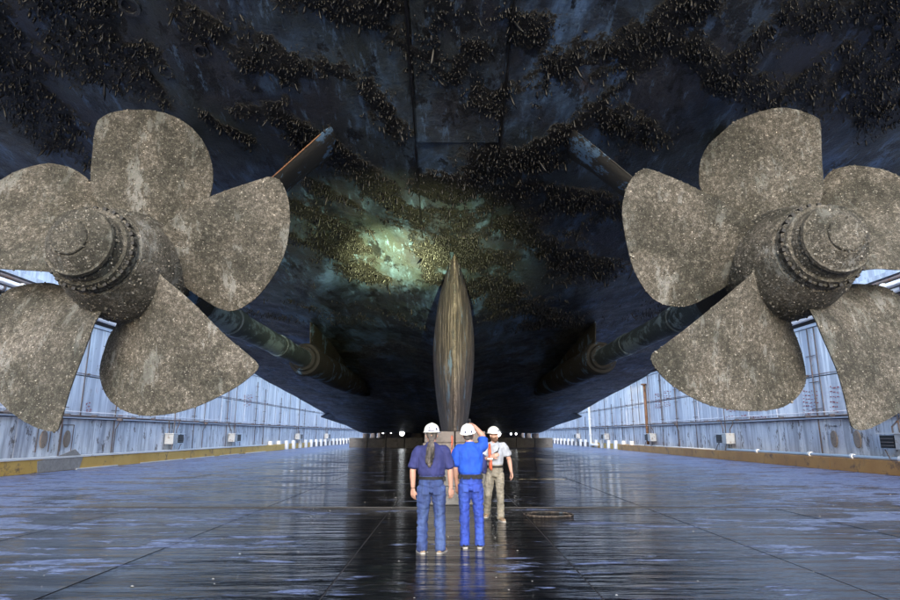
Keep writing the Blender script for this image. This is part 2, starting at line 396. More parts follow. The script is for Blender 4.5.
    # upper pipe run
    pr = empty('pipe_run', (s*(WX-.35), 60, 7.3), ('bundle of pale pipes along the top of the left wall' if s < 0 else 'bundle of pale pipes with flanges along the top of the right wall'), 'pipes')
    for i, (dx, dz, r_) in enumerate(((.34, 7.42, .10), (.42, 7.68, .12), (.30, 7.95, .07), (.62, 7.60, .05))):
        pp = MB().tube([(s*(WX-dx), -14, dz), (s*(WX-dx), 204, dz)], r_, 10).build('pipe', M['palepipe'] if i != 2 else M['pipe'], pr, smooth=True)
        y = 1.5 + i
        while y < 90:
            MB().lathe([(0, r_*1.45), (.1, r_*1.45)], (s*(WX-dx), y, dz), (0, 1, 0), 12).build('flange', M['white'] if i % 2 else M['pipe'], pp); y += 5.5
    y = 2
    while y < 100:
        bx(WX-.72, WX-.0, y, y+.06, 7.22, 7.28).build('bracket', M['pipe'], pr); y += 4.4
    # long thin service pipes
    p2 = empty('service_pipe', (s*(WX-.26), 60, 2.6), ('thin dark pipe running along the ledge of the left wall' if s < 0 else 'thin dark pipe running along the ledge of the right wall'), 'pipe')
    MB().tube([(s*(WX-.25), -14, 2.53), (s*(WX-.25), 200, 2.53)], .028, 8).build('pipe', M['pipe'], p2, smooth=True)
    MB().tube([(s*(WX-.14), -14, 2.72), (s*(WX-.14), 200, 2.72)], .022, 8).build('pipe', M['palepipe'], p2, smooth=True)
    y = 3
    while y < 130:
        MB().box(min(s*(WX-.3), s*(WX-.05)), max(s*(WX-.3), s*(WX-.05)), y, y+.12, 2.48, 2.60).build('clamp', M['pipe'], p2); y += random.uniform(2, 4)
    p3 = empty('service_pipe', (s*(WX-.1), 60, 4.5), ('thin cable pipe halfway up the left wall' if s < 0 else 'thin cable pipe halfway up the right wall'), 'pipe')
    MB().tube([(s*(WX-.11), -14, 4.6), (s*(WX-.11), 200, 4.6)], .018, 8).build('pipe', M['pipe'], p3, smooth=True)
    y = 4
    while y < 130:
        MB().box(min(s*(WX-.15), s*(WX-.05)), max(s*(WX-.15), s*(WX-.05)), y, y+.1, 4.55, 4.65).build('clamp', M['pipe'], p3); y += random.uniform(4, 9)
    if s > 0:
        wp = empty('white_pipe', (KX+.1, 20, .66), 'white painted pipe lying on top of the rusty right kerb', 'pipe')
        MB().tube([(KX+.12, -13, .66), (KX+.12, 40.5, .66)], .075, 12).build('pipe', M['white'], wp, smooth=True)
        for yy in (15.5, 20.6, 24.9, 27.9, 31.2, 36.5):
            MB().lathe([(0, .13), (.16, .13)], (KX+.12, yy, .66), (0, 1, 0), 14).build('flange', M['white'], wp)
            MB().box(KX+.05, KX+.19, yy+.02, yy+.14, .50, .66).build('clamp', M['white'], wp)
        wq = empty('thin_white_pipe', (KX+.1, 50, .62), 'thin white pipe on the far part of the right kerb', 'pipe')
        MB().tube([(KX+.12, 42.5, .62), (KX+.12, 61, .62)], .045, 10).build('pipe', M['white'], wq, smooth=True)
        # rusty standpipe with a rust streaked outlet
        st = empty('standpipe', (WX-.2, 57.5, 2.4), 'rusty orange standpipe running down the pale right wall', 'pipe')
        MB().tube([(WX-.2, 57.5, 6.3), (WX-.2, 57.5, .7)], .13, 12).build('pipe', M['rust'], st, smooth=True)
        MB().lathe([(0, .3), (.12, .3)], (WX-.2, 57.5, 6.2), (0, 0, 1), 16).build('flange', M['rust'], st)
        wh = empty('white_downpipe', (WX-.3, 79, 0), 'tall white downpipe at the far end of the right wall', 'pipe')
        MB().tube([(WX-.3, 80.5, 8), (WX-.3, 80.5, .5), (WX-.5, 79.5, .35), (WX-.5, 76, .35)], .16, 12).build('pipe', M['white'], wh, smooth=True)
        for zz in (1.5, 3.5, 5.5): MB().lathe([(0, .24), (.12, .24)], (WX-.3, 80.5, zz), (0, 0, 1), 14).build('flange', M['white'], wh)
    else:
        cp = MB().add([(-KX+.012, 26.9, .02), (-KX+.012, 29.9, .02), (-KX+.012, 30.1, .55), (-KX+.012, 29.4, .95), (-KX+.012, 28.3, .68), (-KX+.012, 26.8, .5),
                       (-KX-.03, 26.9, .02), (-KX-.03, 29.9, .02), (-KX-.03, 30.1, .55), (-KX-.03, 29.4, .95), (-KX-.03, 28.3, .68), (-KX-.03, 26.8, .5)],
                      [(0, 1, 2, 3, 4, 5), (11, 10, 9, 8, 7, 6)] + [(i, 6+i, 6+(i+1) % 6, (i+1) % 6) for i in range(6)])
        tag(cp.build('concrete_patch', M['patch']), 'grey bare patch plate leaning over the ochre kerb', 'patch plate')
    # junction boxes: every 16 m
    spots = {-1: ((39.7, 'nearest of the boxes on the left wall'), (51.0, 'second box along the left wall'), (73, 'third box along the left wall'), (90, 'farthest box on the left wall')),
              1: ((24.4, 'nearest on the right wall, at the edge of the photo'), (40.3, 'on the right wall, below the right propeller'), (55.6, 'on the right wall beside the rusty standpipe'), (72, 'small box far along the right wall'), (88, 'farthest box on the right wall'))}[s]
    for y, where in spots:
        jb = empty('junction_box', (s*(WX-.35), y, 1.3), 'white and black junction box ' + where, 'electrical box', 'junction boxes on the dock walls')
        MB().box(min(s*(WX-.62), s*(WX-.05)), max(s*(WX-.62), s*(WX-.05)), y-.05, y+.62, 1.02, 1.66).build('cabinet', M['cabinet'], jb, bevel=.02)
        sh_ = MB().box(min(s*(WX-.60), s*(WX-.05)), max(s*(WX-.60), s*(WX-.05)), y+.68, y+1.5, 1.08, 1.60).build('switch_housing', M['dark'], jb)
        MB().box(min(s*(WX-.66), s*(WX-.05)), max(s*(WX-.66), s*(WX-.05)), y-.1, y+1.6, 1.665, 1.70).build('hood', M['white'], jb)
        for q in range(3):
            MB().box(min(s*(WX-.625), s*(WX-.602)), max(s*(WX-.625), s*(WX-.602)), y+.72, y+1.46, 1.16+.14*q, 1.20+.14*q).build('louvre', M['pipe'], sh_)
        for yy in (y+.1, y+1.35):
            MB().tube([(s*(WX-.55), yy, 1.02), (s*(KX+.05), yy+random.uniform(-.5, .5), .6)], .025, 6).build('bracket_leg', M['pipe'], jb)
        for q, yy in enumerate((y+.15, y+.8, y+1.2)):
            top = (2.5, 7.1, 2.5)[q]; yo = yy + (.0 if q == 1 else random.uniform(-.7, .7))
            MB().tube([(s*(WX-.22), yy, 1.68), (s*(WX-.22), yy, 1.95), (s*(WX-.22), yo, 2.3), (s*(WX-.22), yo, top)], .035, 8).build('conduit', M['pipe'], jb, smooth=True)
    # vertical conduits with rungs / branch stubs
    ys = ((28.9, 7.0), (33.4, 7.0), (43.8, 7.0), (50.2, 6.9), (57.6, 6.5), (60.2, 6), (66, 5.5), (77, 4.8), (84, 4.2)) if s < 0 else ((30.8, 7), (46.2, 7.0), (50.0, 6.9), (53.5, 6.9), (62, 6.5), (66, 5.5), (70, 5), (76, 4.8), (84, 4))
    for k, (y, top) in enumerate(ys):
        vc = empty('conduit', (s*(WX-.1), y, .7), None)
        tag(vc, ORD[k] + ' from the camera of the thin dark conduits rising up the ' + nm + ' wall', 'conduit', 'vertical conduits on the ' + nm + ' wall')
        MB().tube([(s*(WX-.13), y, .62), (s*(WX-.13), y, top)], .035, 8).build('pipe', M['pipe'], vc, smooth=True)
        z = 2.9
        while z < top-.3:
            MB().tube([(s*(WX-.13), y-.45, z), (s*(WX-.13), y+.35, z)], .022, 6).build('stub', M['pipe'], vc); z += random.uniform(.9, 1.4)
    # valve clusters on the ledge
    for k, y in enumerate((33.6, 45.5) if s < 0 else (49.8,)):
        vl = empty('valve', (s*(WX-.3), y, 2.5), 'small dark valve cluster on the ledge of the ' + nm + ' wall' + (', the nearer one' if k == 0 and s < 0 else ', the farther one' if s < 0 else ''), 'valve')
        vb_ = MB().lathe([(0, .04), (.05, .16), (.16, .16), (.2, .05)], (s*(WX-.3), y, 2.32), (0, 0, 1), 12).build('valve_body', M['pipe'], vl)
        MB().lathe([(0, .13), (.03, .13)], (s*(WX-.3), y, 2.62), (0, 0, 1), 12).build('hand_wheel', M['rust'], vb_)
        MB().tube([(s*(WX-.3), y, 2.3), (s*(WX-.12), y, 1.9), (s*(WX-.12), y, .62)], .03, 6).build('drain_pipe', M['pipe'], vl)
    return root
wall(-1); wall(1)
ew = MB().box(-19.4, 19.4, 204.1, 205, 0, 15).build('end_wall', M['wall']); tag(ew, 'pale end wall closing the far end of the dock', 'wall')

# ------------------------------------------------------------------ ship hull
def pchip(xs, ys):
    xs = np.array(xs, float); ys = np.array(ys, float); h = np.diff(xs); d = np.diff(ys)/h
    m = np.zeros(len(xs)); m[0] = d[0]; m[-1] = d[-1]
    for i in range(1, len(xs)-1):
        if d[i-1]*d[i] > 0:
            w1 = 2*h[i]+h[i-1]; w2 = h[i]+2*h[i-1]; m[i] = (w1+w2)/(w1/d[i-1]+w2/d[i])
    def f(x):
        x = np.clip(x, xs[0], xs[-1]); i = np.clip(np.searchsorted(xs, x) - 1, 0, len(xs)-2); t = (x-xs[i])/h[i]
        return (2*t**3-3*t**2+1)*ys[i] + (t**3-2*t**2+t)*h[i]*m[i] + (-2*t**3+3*t**2)*ys[i+1] + (t**3-t**2)*h[i]*m[i+1]
    return f
HC = pchip([3, 8.4, 11, 15, 20, 26, 34, 44, 60, 74, 210], [9.8, 8.45, 7.6, 7.0, 5.95, 5.5, 4.75, 3.65, 2.4, 1.86, 1.85])
HB = 11.5
_sil = []
for _x, _y in ((250, 372), (300, 400), (330, 417), (350, 428), (364, 433.3)):      # bilge line heights worked out from sight lines
    _d = ray(_x, _y); _Y = HB*_d.y/abs(_d.x); _sil.append((_Y, CAM.z + _d.z/_d.y*_Y))
HS = pchip([3, 9, 14, 20, 27] + [a for a, _ in _sil] + [96, 210], [9.9, 8.9, 7.95, 7.3, 6.4] + [b for _, b in _sil] + [1.87, 1.87])
def hull_z(x, y):
    u = np.clip(np.abs(x)/HB, 0, 1); c = HC(y); s_ = HS(y)
    fair = .60*np.exp(-(np.abs(x)/1.5)**1.4)*np.clip((np.asarray(y)-10)/5, 0, 1)      # the centreline sags a little into the skeg
    wob = .05*np.sin(x*1.3 + y*.5)*np.cos(y*.9 - x*.4)
    return c + (s_-c)*u**1.45 - fair + wob*np.clip(1-(y-8)/60, 0, 1)*np.clip((y-2)/4, 0, 1)
def hull_hit(px, py):
    d = ray(px, py); Y = np.arange(3, 120, .05)
    X = CAM.x + d.x/d.y*Y; Z = CAM.z + d.z/d.y*Y
    k = np.nonzero((np.abs(X) <= HB) & (Z >= hull_z(X, Y)))[0]
    return Vector((X[k[0]], Y[k[0]], Z[k[0]])) if len(k) else None
# fouling bands (seen pixel centres are only used to find where on the hull they sit)
segs = [(255,45,320,80,20),(320,80,380,108,16),(300,140,345,160,12),(275,105,330,150,14),(340,160,420,215,14),(310,5,420,15,20),(390,30,470,60,20),(420,50,450,72,14),
        (505,22,545,30,14),(510,45,540,42,14),(470,95,490,120,9),(495,110,500,140,7),(425,172,500,165,15),(430,190,560,160,16),(428,238,474,240,14),(432,255,440,285,6),(466,250,476,270,8),(440,215,520,190,18),(540,70,640,30,16),(640,30,700,0,14),
        (520,170,640,70,12),(612,115,645,145,18),(560,130,620,110,12),(5,30,20,120,38),(60,45,130,70,24),(0,130,60,135,24),(100,55,150,60,8),(40,5,90,10,20),
        (860,60,900,120,34),(800,10,880,0,26),(690,45,740,95,10),(765,25,770,30,12),(735,65,745,68,10),(160,65,168,70,9),(290,205,345,240,18),(300,235,370,275,20),(345,232,362,244,9),
        (372,268,392,280,6),(300,180,400,225,10),(420,225,445,262,10),(455,240,500,262,14),(500,215,600,280,18),(560,200,640,215,16),(290,300,330,320,10),(480,290,600,330,20),(200,110,235,130,6),
        (180,5,240,25,14),(230,95,290,100,10),(715,90,780,90,12),(600,60,640,50,8)]
S3 = []
for a, b, c, d, w_ in segs:
    p = hull_hit(a, b); q = hull_hit(c, d)
    if p and q:
        S3.append((p.x, p.y, q.x, q.y, w_*((p.y+q.y)/2)/F*1.15))
S3 = np.array(S3)
_N = [(rng.uniform(-1, 1, 2), rng.uniform(0, 6.28)) for _ in range(60)]
def nz(x, y, freq, seed):      # cheap smooth numpy noise: sums of rotated waves
    r_ = np.random.default_rng(seed); o = 0
    for k in range(14):
        a = r_.uniform(0, 6.28); f_ = freq*r_.uniform(.6, 2.4); o = o + np.sin(f_*(x*math.cos(a)+y*math.sin(a)) + r_.uniform(0, 6.28))/(1+k*.08)
    return o/5.5
def foul(x, y):
    x = np.asarray(x, float); y = np.asarray(y, float)
    wx = x + .35*nz(x, y, 1.3, 3); wy = y + .45*nz(x, y, 1.1, 4)
    best = np.full(x.shape, -9.0)
    for (ax, ay, bx_, by, w_) in S3:
        dx, dy = bx_-ax, by-ay; L = dx*dx+dy*dy+1e-9
        t = np.clip(((wx-ax)*dx + (wy-ay)*dy)/L, 0, 1)
        dist = np.hypot(wx-ax-t*dx, (wy-ay-t*dy)*.8)
        best = np.maximum(best, 1 - dist/w_)
    v = np.clip(best, -1, 1)*.50 + .46*nz(x, y, 2.1, 5) + .34*nz(x, y, 6.5, 6)
    far = np.clip((y-17)/10, 0, 1)
    return np.clip(.42 + .6*v, 0, 1)*(1-far) + far*np.clip(.35+.4*nz(x, y, 1.2, 8), 0, 1)

ys = np.concatenate([np.arange(3.2, 8, .4), np.arange(8, 20, .09), np.arange(20, 34, .25), np.arange(34, 80, 1.0), np.arange(80, 203, 4.0)])
xs = np.concatenate([np.linspace(-HB, -9, 10)[:-1], np.linspace(-9, 9, 201), np.linspace(9, HB, 10)[1:]])
XX, YY = np.meshgrid(xs, ys); ZZ = hull_z(XX, YY); FO = foul(XX, YY)
ny, nx = XX.shape
rough = np.where(FO > .55, .02*nz(XX, YY, 14, 9) - .03, 0)*(YY < 20)
verts = np.stack([XX, YY, ZZ + rough], -1).reshape(-1, 3)
idx = np.arange(ny*nx).reshape(ny, nx)
q = np.stack([idx[:-1, :-1], idx[1:, :-1], idx[1:, 1:], idx[:-1, 1:]], -1).reshape(-1, 4)
vl = verts.tolist(); fl_ = q.tolist()
TOP = 12.5
b = len(vl)
ringi = list(idx[:, 0]) + list(idx[-1, 1:]) + list(idx[::-1, -1][1:]) + list(idx[0, ::-1][1:-1])
for i in ringi: vl.append((vl[i][0], vl[i][1], max(vl[i][2], float(HS(vl[i][1]))) + .5))      # only the underside of the ship is modelled
nr = len(ringi)
for k in range(nr): fl_.append((ringi[k], ringi[(k+1) % nr], b+(k+1) % nr, b+k))
lo_ = len(idx[:, 0])      # top skin, strip by strip between the two sides
Lr = [b + i for i in range(lo_)]; nb_r = len(idx[-1, 1:]); Rr = [b + lo_ + nb_r - 1 + i for i in range(lo_)][::-1]
for i in range(lo_-1):
    fl_.append((Lr[i], Lr[i+1], Rr[i+1], Rr[i]))
Fr = [Lr[0]] + [b + k for k in range(lo_ + nb_r + lo_ - 1, nr)][::-1] + [Rr[0]]; fl_.append(tuple(Fr))
Bk = [b + k for k in range(lo_-1, lo_+nb_r)]; fl_.append(tuple(Bk[::-1]))
ship = empty('ship', (0, 60, 1.85), 'huge dark ship stern hull covered in mussels, overhead in the dock', 'ship')
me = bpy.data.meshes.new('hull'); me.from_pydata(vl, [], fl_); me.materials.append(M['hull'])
at_ = me.attributes.new('foul', 'FLOAT', 'POINT')
vals = np.zeros(len(vl), np.float32); vals[:ny*nx] = FO.reshape(-1); vals[ny*nx:] = .2
at_.data.foreach_set('value', vals)
me.polygons.foreach_set('use_smooth', [i < len(q) for i in range(len(fl_))]); me.update()
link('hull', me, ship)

# flat keel strip (a shallow box under the stern) ending above the skeg
vs = []; fs = []; K = 12
for i in range(K+1):
    y = 5.0 + (11.2-5.0)*i/K
    for x in (-.82, .82):
        z = float(hull_z(x, y)); vs += [(x+.04, y, z+.05), (x+.04, y, float(hull_z(0, y))-.02)]
for i in range(K):
    a = i*4
    fs += [(a+1, a+3, a+7, a+5), (a, a+1, a+5, a+4), (a+2, a+6, a+7, a+3)]
fs += [(0, 2, 3, 1), (K*4, K*4+1, K*4+3, K*4+2)]
kp = MB().add(vs, fs).build('keel_strip', M['hull'], ship, bevel=.02)
for s in (-1, 1):   # bead of weld and growth down each side of the strip
    MB().tube([(s*.87+.04, y, float(hull_z(s*.87, y))-.02) for y in np.arange(5, 15, .3)], [random.uniform(.006, .04) for i in range(len(np.arange(5, 15, .3)))], 6).build('weld_bead', M['mussel'], ship)

# mussel clumps as hanging shells
N = 330000
px = rng.uniform(-9.5, 9.5, N); py = 7.8 + (24-7.8)*rng.uniform(0, 1, N)**1.25
fo = foul(px, py) + rng.normal(0, .13, N); dens = .5+.5*nz(px, py, 6, 21)
keep = (fo > .58) & (rng.uniform(0, 1, N) < np.clip(dens, .12, 1)); px, py = px[keep], py[keep]
print('mussels', len(px))
px, py = px[:46000], py[:46000]
tri_v = []; tri_f = []
base5 = [(math.cos(a), math.sin(a)) for a in (0, 1.57, 3.14, 4.71)]
pz = hull_z(px, py); V = np.zeros((len(px), 9, 3)); 
sz = rng.uniform(.007, .021, len(px))*(1 + (rng.uniform(0, 1, len(px)) > .93)*.7); ln = sz*rng.uniform(1.8, 6.5, len(px))*(1 + (rng.uniform(0, 1, len(px)) > .9)*.8)
ja = rng.uniform(0, 6.28, len(px)); lean = rng.normal(0, .35, (len(px), 2))*ln[:, None]
for k in range(4):
    a = ja + k*1.5708
    V[:, k] = np.stack([px + np.cos(a)*sz*.6, py + np.sin(a)*sz*.6, pz + .03], -1)
    V[:, 4+k] = np.stack([px + np.cos(a)*sz + lean[:, 0]*.6, py + np.sin(a)*sz*.8 + lean[:, 1]*.6, pz - ln*.65], -1)
V[:, 8] = np.stack([px + lean[:, 0], py + lean[:, 1], pz - ln], -1)
FF = np.array([(k, (k+1) % 4, 4+(k+1) % 4) for k in range(4)] + [(k, 4+(k+1) % 4, 4+k) for k in range(4)] + [(4+k, 4+(k+1) % 4, 8) for k in range(4)])
def bulk(name, V, FF, mat, parent, smooth=True):
    n, m_, _ = V.shape; F_ = (FF[None] + np.arange(n)[:, None, None]*m_).reshape(-1, 3)
    me = bpy.data.meshes.new(name); me.vertices.add(n*m_); me.vertices.foreach_set('co', V.reshape(-1))
    me.loops.add(len(F_)*3); me.loops.foreach_set('vertex_index', F_.reshape(-1))
    me.polygons.add(len(F_)); me.polygons.foreach_set('loop_start', np.arange(len(F_))*3)
    try: me.polygons.foreach_set('loop_total', np.full(len(F_), 3))
    except Exception: pass
    me.update(calc_edges=True); me.validate(); me.materials.append(mat)
    if smooth: me.shade_smooth()
    o = link(name, me, parent); tag(o, kind='stuff'); return o
bulk('mussel_growth', V, FF, M['mussel'], ship)

# sea chest holes in the plating
for (hx, hy, w_) in ((165, 70, 9), (138, 33, 10), (768, 32, 11), (741, 68, 9), (130, 5, 12), (202, 50, 9)):
    p = hull_hit(hx, hy)
    rr = w_*p.y/F
    nrm = Vector((0, -.35, -1)).normalized()
    MB().lathe([(-.05, rr), (.05, rr), (.05, rr*.72), (.0, rr*.7), (.0, 0)], p, nrm, 20).build('discharge_port', M['hull'], ship, smooth=False)

# skeg: sharp trailing edge, flanks swelling forward, foot on the keel block
SY = 15.3
def skeg():
    vs = []; fs = []
    zs = np.linspace(1.72, 7.2, 40)
    wk = pchip([1.72, 2.5, 3.4, 4.3, 5.2, 5.8, 6.3, 7.2], [.33, .44, .53, .57, .50, .38, .25, .14])
    prof = [(-.03, .045), (.02, .12), (.25, .32), (.6, .55), (1.1, .80), (1.8, 1.0), (4, 1.18), (10, 1.3), (40, 1.3), (58, 1.3)]
    n = len(prof)*2
    for z in zs:
        w_ = float(wk(z)); rk = .12*(z-1.7)/5
        ring = [(-.0 - w_*f, SY + rk + (d if d > 0 else d), z) for d, f in prof]
        ring2 = [(w_*f, y_, z) for (_, y_, z), (d, f) in zip(ring, prof)]
        vs += ring + ring2[::-1]
    m_ = len(zs)
    for i in range(m_-1):
        for j in range(n):
            a, b_ = i*n+j, i*n+(j+1) % n; fs.append((a, b_, b_+n, a+n))
    fs += [tuple(range(n)), tuple((m_-1)*n+j for j in range(n))[::-1]]
    return MB().add(vs, fs)
sk = skeg().build('skeg', M['skeg'], ship, smooth=True, auto=True)
# matted growth where the skeg meets the hull
n = 1500; gx_ = rng.normal(0, .30, n); gy_ = SY + rng.uniform(-.7, .6, n); gz_ = hull_z(gx_, gy_) + .02; on = (np.abs(gx_) < .13); gy_[on] = SY + .40; gz_[on] -= rng.uniform(0, .6, n)[on]; C = np.stack([gx_, gy_, gz_], -1)
W = np.zeros((n, 9, 3)); sz_ = rng.uniform(.012, .04, n); l_ = sz_*rng.uniform(1.5, 4, n); a_ = rng.uniform(0, 6.28, n)
for k in range(4):
    an = a_ + k*1.5708
    W[:, k] = C + np.stack([np.cos(an)*sz_*.6, np.sin(an)*sz_*.6, .03 + 0*sz_], -1); W[:, 4+k] = C + np.stack([np.cos(an)*sz_, np.sin(an)*sz_, -l_*.6], -1)
W[:, 8] = C + np.stack([0*sz_, -sz_*.3, -l_], -1)
bulk('root_growth', W, FF, M['mussel'], ship)
# bead of growth down the trailing edge
zz_ = np.linspace(1.75, 6.3, 90)
MB().tube([(random.uniform(-.012, .012), SY-.03+.12*(z-1.7)/5, z) for z in zz_], [random.uniform(.012, .045) for _ in zz_], 6).build('edge_growth', M['skeg'], ship)

# bilge keels
for s in (-1, 1):
    MB().add([(s*10.7, 54.5, float(hull_z(10.7, 54.5))+.05), (s*11.75, 55.3, float(HS(55.3))-.38), (s*11.75, 90, float(HS(90))-.1), (s*10.7, 90, float(hull_z(10.7, 90))+.05),
              (s*10.85, 54.5, float(hull_z(10.8, 54.5))+.15), (s*11.85, 55.3, float(HS(55.3))-.28), (s*11.85, 90, float(HS(90))), (s*10.85, 90, float(hull_z(10.8, 90))+.15)],
             [(0, 1, 2, 3), (7, 6, 5, 4), (0, 4, 5, 1), (1, 5, 6, 2), (2, 6, 7, 3), (3, 7, 4, 0)]).build('bilge_keel', M['hull'], ship)

# ------------------------------------------------------------------ propellers
hubs = {-1: (at(79, 242.5, 8.72)), 1: (at(836, 239, 8.72))}
PY = 10.0; PK = .72
outl = {-1: [
  dict(n=[(112,232),(104,215),(97,200),(91,181),(93,150),(96,127),(102,118),(115,112),(135,110),(155,111),(175,117),(192,128),(204,143),(211,160),(213,178),(210,196),(196,222),(165,245)]),
  dict(n=[(148,245),(165,226),(185,211),(210,197),(240,186),(262,179),(270,177),(279,180),(285,189),(289,203),(290,222),(287,245),(281,262),(271,280),(258,296),(245,306),(232,311),(218,308),(203,299),(185,287),(165,272),(150,270)]),
  dict(n=[(150,265),(163,277),(190,300),(225,335),(250,356),(257,363),(258,369),(250,377),(235,388),(210,401),(190,409),(170,414),(145,416),(125,411),(110,400),(102,385),(100,370),(104,352),(112,332),(122,312),(128,290)]),
  dict(n=[(122,285),(106,302),(98,318),(85,350),(72,385),(63,415),(58,430),(50,431),(35,427),(15,415),(0,402),(-20,382),(-36,355),(-42,332),(-37,312),(-22,300),(0,296),(10,289),(30,284),(50,283),(64,286),(85,285)]),
  dict(n=[(95,275),(75,273),(50,272),(20,270),(0,269),(-18,266),(-33,258),(-42,245),(-42,228),(-34,210),(-18,193),(0,181),(18,171),(44,164),(60,165),(75,170),(90,181),(102,200),(112,225)])],
 1: [
  dict(n=[(803,232),(815,212),(823,190),(823,180),(821,150),(820,124),(815,117),(800,111),(783,108),(767,110),(750,115),(733,123),(717,137),(707,147),(701,160),(699,173),(701,190),(718,215),(750,240)]),
  dict(n=[(766,240),(752,222),(735,209),(701,191),(675,179),(655,171),(645,169),(638,172),(630,181),(625,193),(622,210),(624,230),(628,250),(633,268),(641,284),(651,297),(660,303),(670,306),(688,306),(706,298),(725,287),(747,271),(766,262)]),
  dict(n=[(764,262),(750,275),(721,300),(684,330),(656,351),(651,357),(655,368),(673,386),(703,403),(732,410),(761,411),(783,407),(798,396),(805,383),(805,370),(800,348),(792,326),(785,308),(785,290)]),
  dict(n=[(793,285),(807,306),(816,322),(835,366),(844,396),(849,418),(853,428),(864,430),(879,424),(900,412),(915,400),(930,380),(938,355),(935,330),(920,310),(900,297),(884,287),(866,284.5),(851,284),(825,285)]),
  dict(n=[(815,272),(835,272),(858,271),(880,269),(900,270),(918,267),(935,259),(944,245),(942,225),(932,205),(917,189),(900,177),(883,170),(867,167),(850,166),(833,170),(824,179),(812,200),(800,225)])]}
def propeller(s):
    H = hubs[s]; cx, cz = H.x, H.z
    root = empty('ship_propeller', (cx, PY, cz-2.9), ('barnacled five bladed bronze propeller to the left of the three men' if s < 0 else 'barnacled five bladed bronze propeller to the right of the three men'), 'propeller', 'the ship\'s twin propellers')
    BV = []   # barnacle positions
    for bi, bl in enumerate(outl[s]):
        P = bl['n']
        # blade middle angle from the mean pixel
        ctr = at(sum(p[0] for p in P)/len(P), sum(p[1] for p in P)/len(P), PY)
        th0 = math.atan2(ctr.z-cz, ctr.x-cx)
        def ysurf(x, z):
            r_ = math.hypot(x-cx, z-cz); a = math.atan2(z-cz, x-cx) - th0
            a = (a + math.pi) % (2*math.pi) - math.pi
            cw = -a if s < 0 else a          # angle travelled from the near edge towards the far edge
            cw *= min(1, (r_/1.1)**1.0)
            return PY + PK*max(-.9, min(.9, cw)) - .06*(r_-1.5)
        poly = []
        for (x_, y_) in P:
            Y = PY
            for _ in range(30):
                p = at(x_, y_, Y); Y = .5*Y + .5*ysurf(p.x, p.z)
            poly.append((p.x, p.z))
        # smooth closed outline by Catmull-Rom
        n = len(poly); sm = []
        for i in range(n):
            p0, p1, p2, p3 = [Vector(poly[(i+k) % n]) for k in (-1, 0, 1, 2)]
            for k in range(4):
                t = k/4; sm.append(.5*((2*p1) + (p2-p0)*t + (2*p0-5*p1+4*p2-p3)*t*t + (3*p1-p0-3*p2+p3)*t**3))
        A = np.array([(p.x, p.y) for p in sm])
        mn, mx = A.min(0), A.max(0); g = .085
        gx, gz = np.meshgrid(np.arange(mn[0], mx[0], g), np.arange(mn[1], mx[1], g)); G = np.stack([gx.ravel(), gz.ravel()], -1) + rng.uniform(-.012, .012, (gx.size, 2))
        def inside(Q):
            c = np.zeros(len(Q), bool); j = len(A)-1
            for i in range(len(A)):
                a_, b_ = A[i], A[j]
                cond = ((a_[1] > Q[:, 1]) != (b_[1] > Q[:, 1]))
                with np.errstate(divide='ignore', invalid='ignore'):
                    xx = (b_[0]-a_[0])*(Q[:, 1]-a_[1])/(b_[1]-a_[1]) + a_[0]
                c ^= cond & (Q[:, 0] < xx); j = i
            return c
        def edged(Q):
            B = np.roll(A, -1, 0); d = np.full(len(Q), 9.)
            for a_, b_ in zip(A, B):
                ab = b_-a_; t = np.clip(((Q-a_)@ab)/(ab@ab+1e-12), 0, 1); d = np.minimum(d, np.hypot(*(Q-a_-t[:, None]*ab).T))
            return d
        G = G[inside(G)]; G = G[edged(G) > .04]
        pts = np.concatenate([A, G]); E = [(i, (i+1) % len(A)) for i in range(len(A))]
        r = delaunay_2d_cdt([Vector(p) for p in pts.tolist()], E, [], 1, 1e-5)
        V2 = np.array([(v.x, v.y) for v in r[0]]); T = [tuple(f) for f in r[2]]
        ed = edged(V2); rr = np.hypot(V2[:, 0]-cx, V2[:, 1]-cz)
        th = (.028 + .24*np.clip(1-rr/3.0, .12, 1)*np.sqrt(np.clip(ed/.5, 0, 1)))*.5
        Yv = np.array([ysurf(x, z) for x, z in V2])
        nse = .006*nz(V2[:, 0]*1.0, V2[:, 1], 20, 30+bi)
        front = [(x, y-t+e, z) for (x, z), y, t, e in zip(V2, Yv, th, nse)]; back = [(x, y+t, z) for (x, z), y, t in zip(V2, Yv, th)]
        nb = len(V2); fs = T + [tuple(nb+i for i in f[::-1]) for f in T]
        cnt = {}
        for f in T:
            for i in range(3): e = (f[i], f[(i+1) % 3]); cnt[e] = 1
        for (a_, b_) in cnt:
            if (b_, a_) not in cnt: fs.append((b_, a_, nb+a_, nb+b_))
        MB().add(front + back, fs).build('blade', M['prop'], root, smooth=True, auto=True)
        # barnacles
        nb_ = 1500; Q = rng.uniform(mn, mx, (nb_, 2)); Q = Q[inside(Q)]
        rim = A[rng.integers(0, len(A), 30)] + rng.normal(0, .004, (30, 2)); Q = np.concatenate([Q, rim])
        eq = edged(Q); rq = np.hypot(Q[:, 0]-cx, Q[:, 1]-cz)
        tq = (.028 + .24*np.clip(1-rq/3.0, .12, 1)*np.sqrt(np.clip(eq/.5, 0, 1)))*.5
        yq = np.array([ysurf(x, z) for x, z in Q]) - tq
        BV.append(np.stack([Q[:, 0], yq, Q[:, 1]], -1))
    # hub
    a0 = 8.72; O = Vector((cx, 0, cz)); ax = (0, 1, 0)
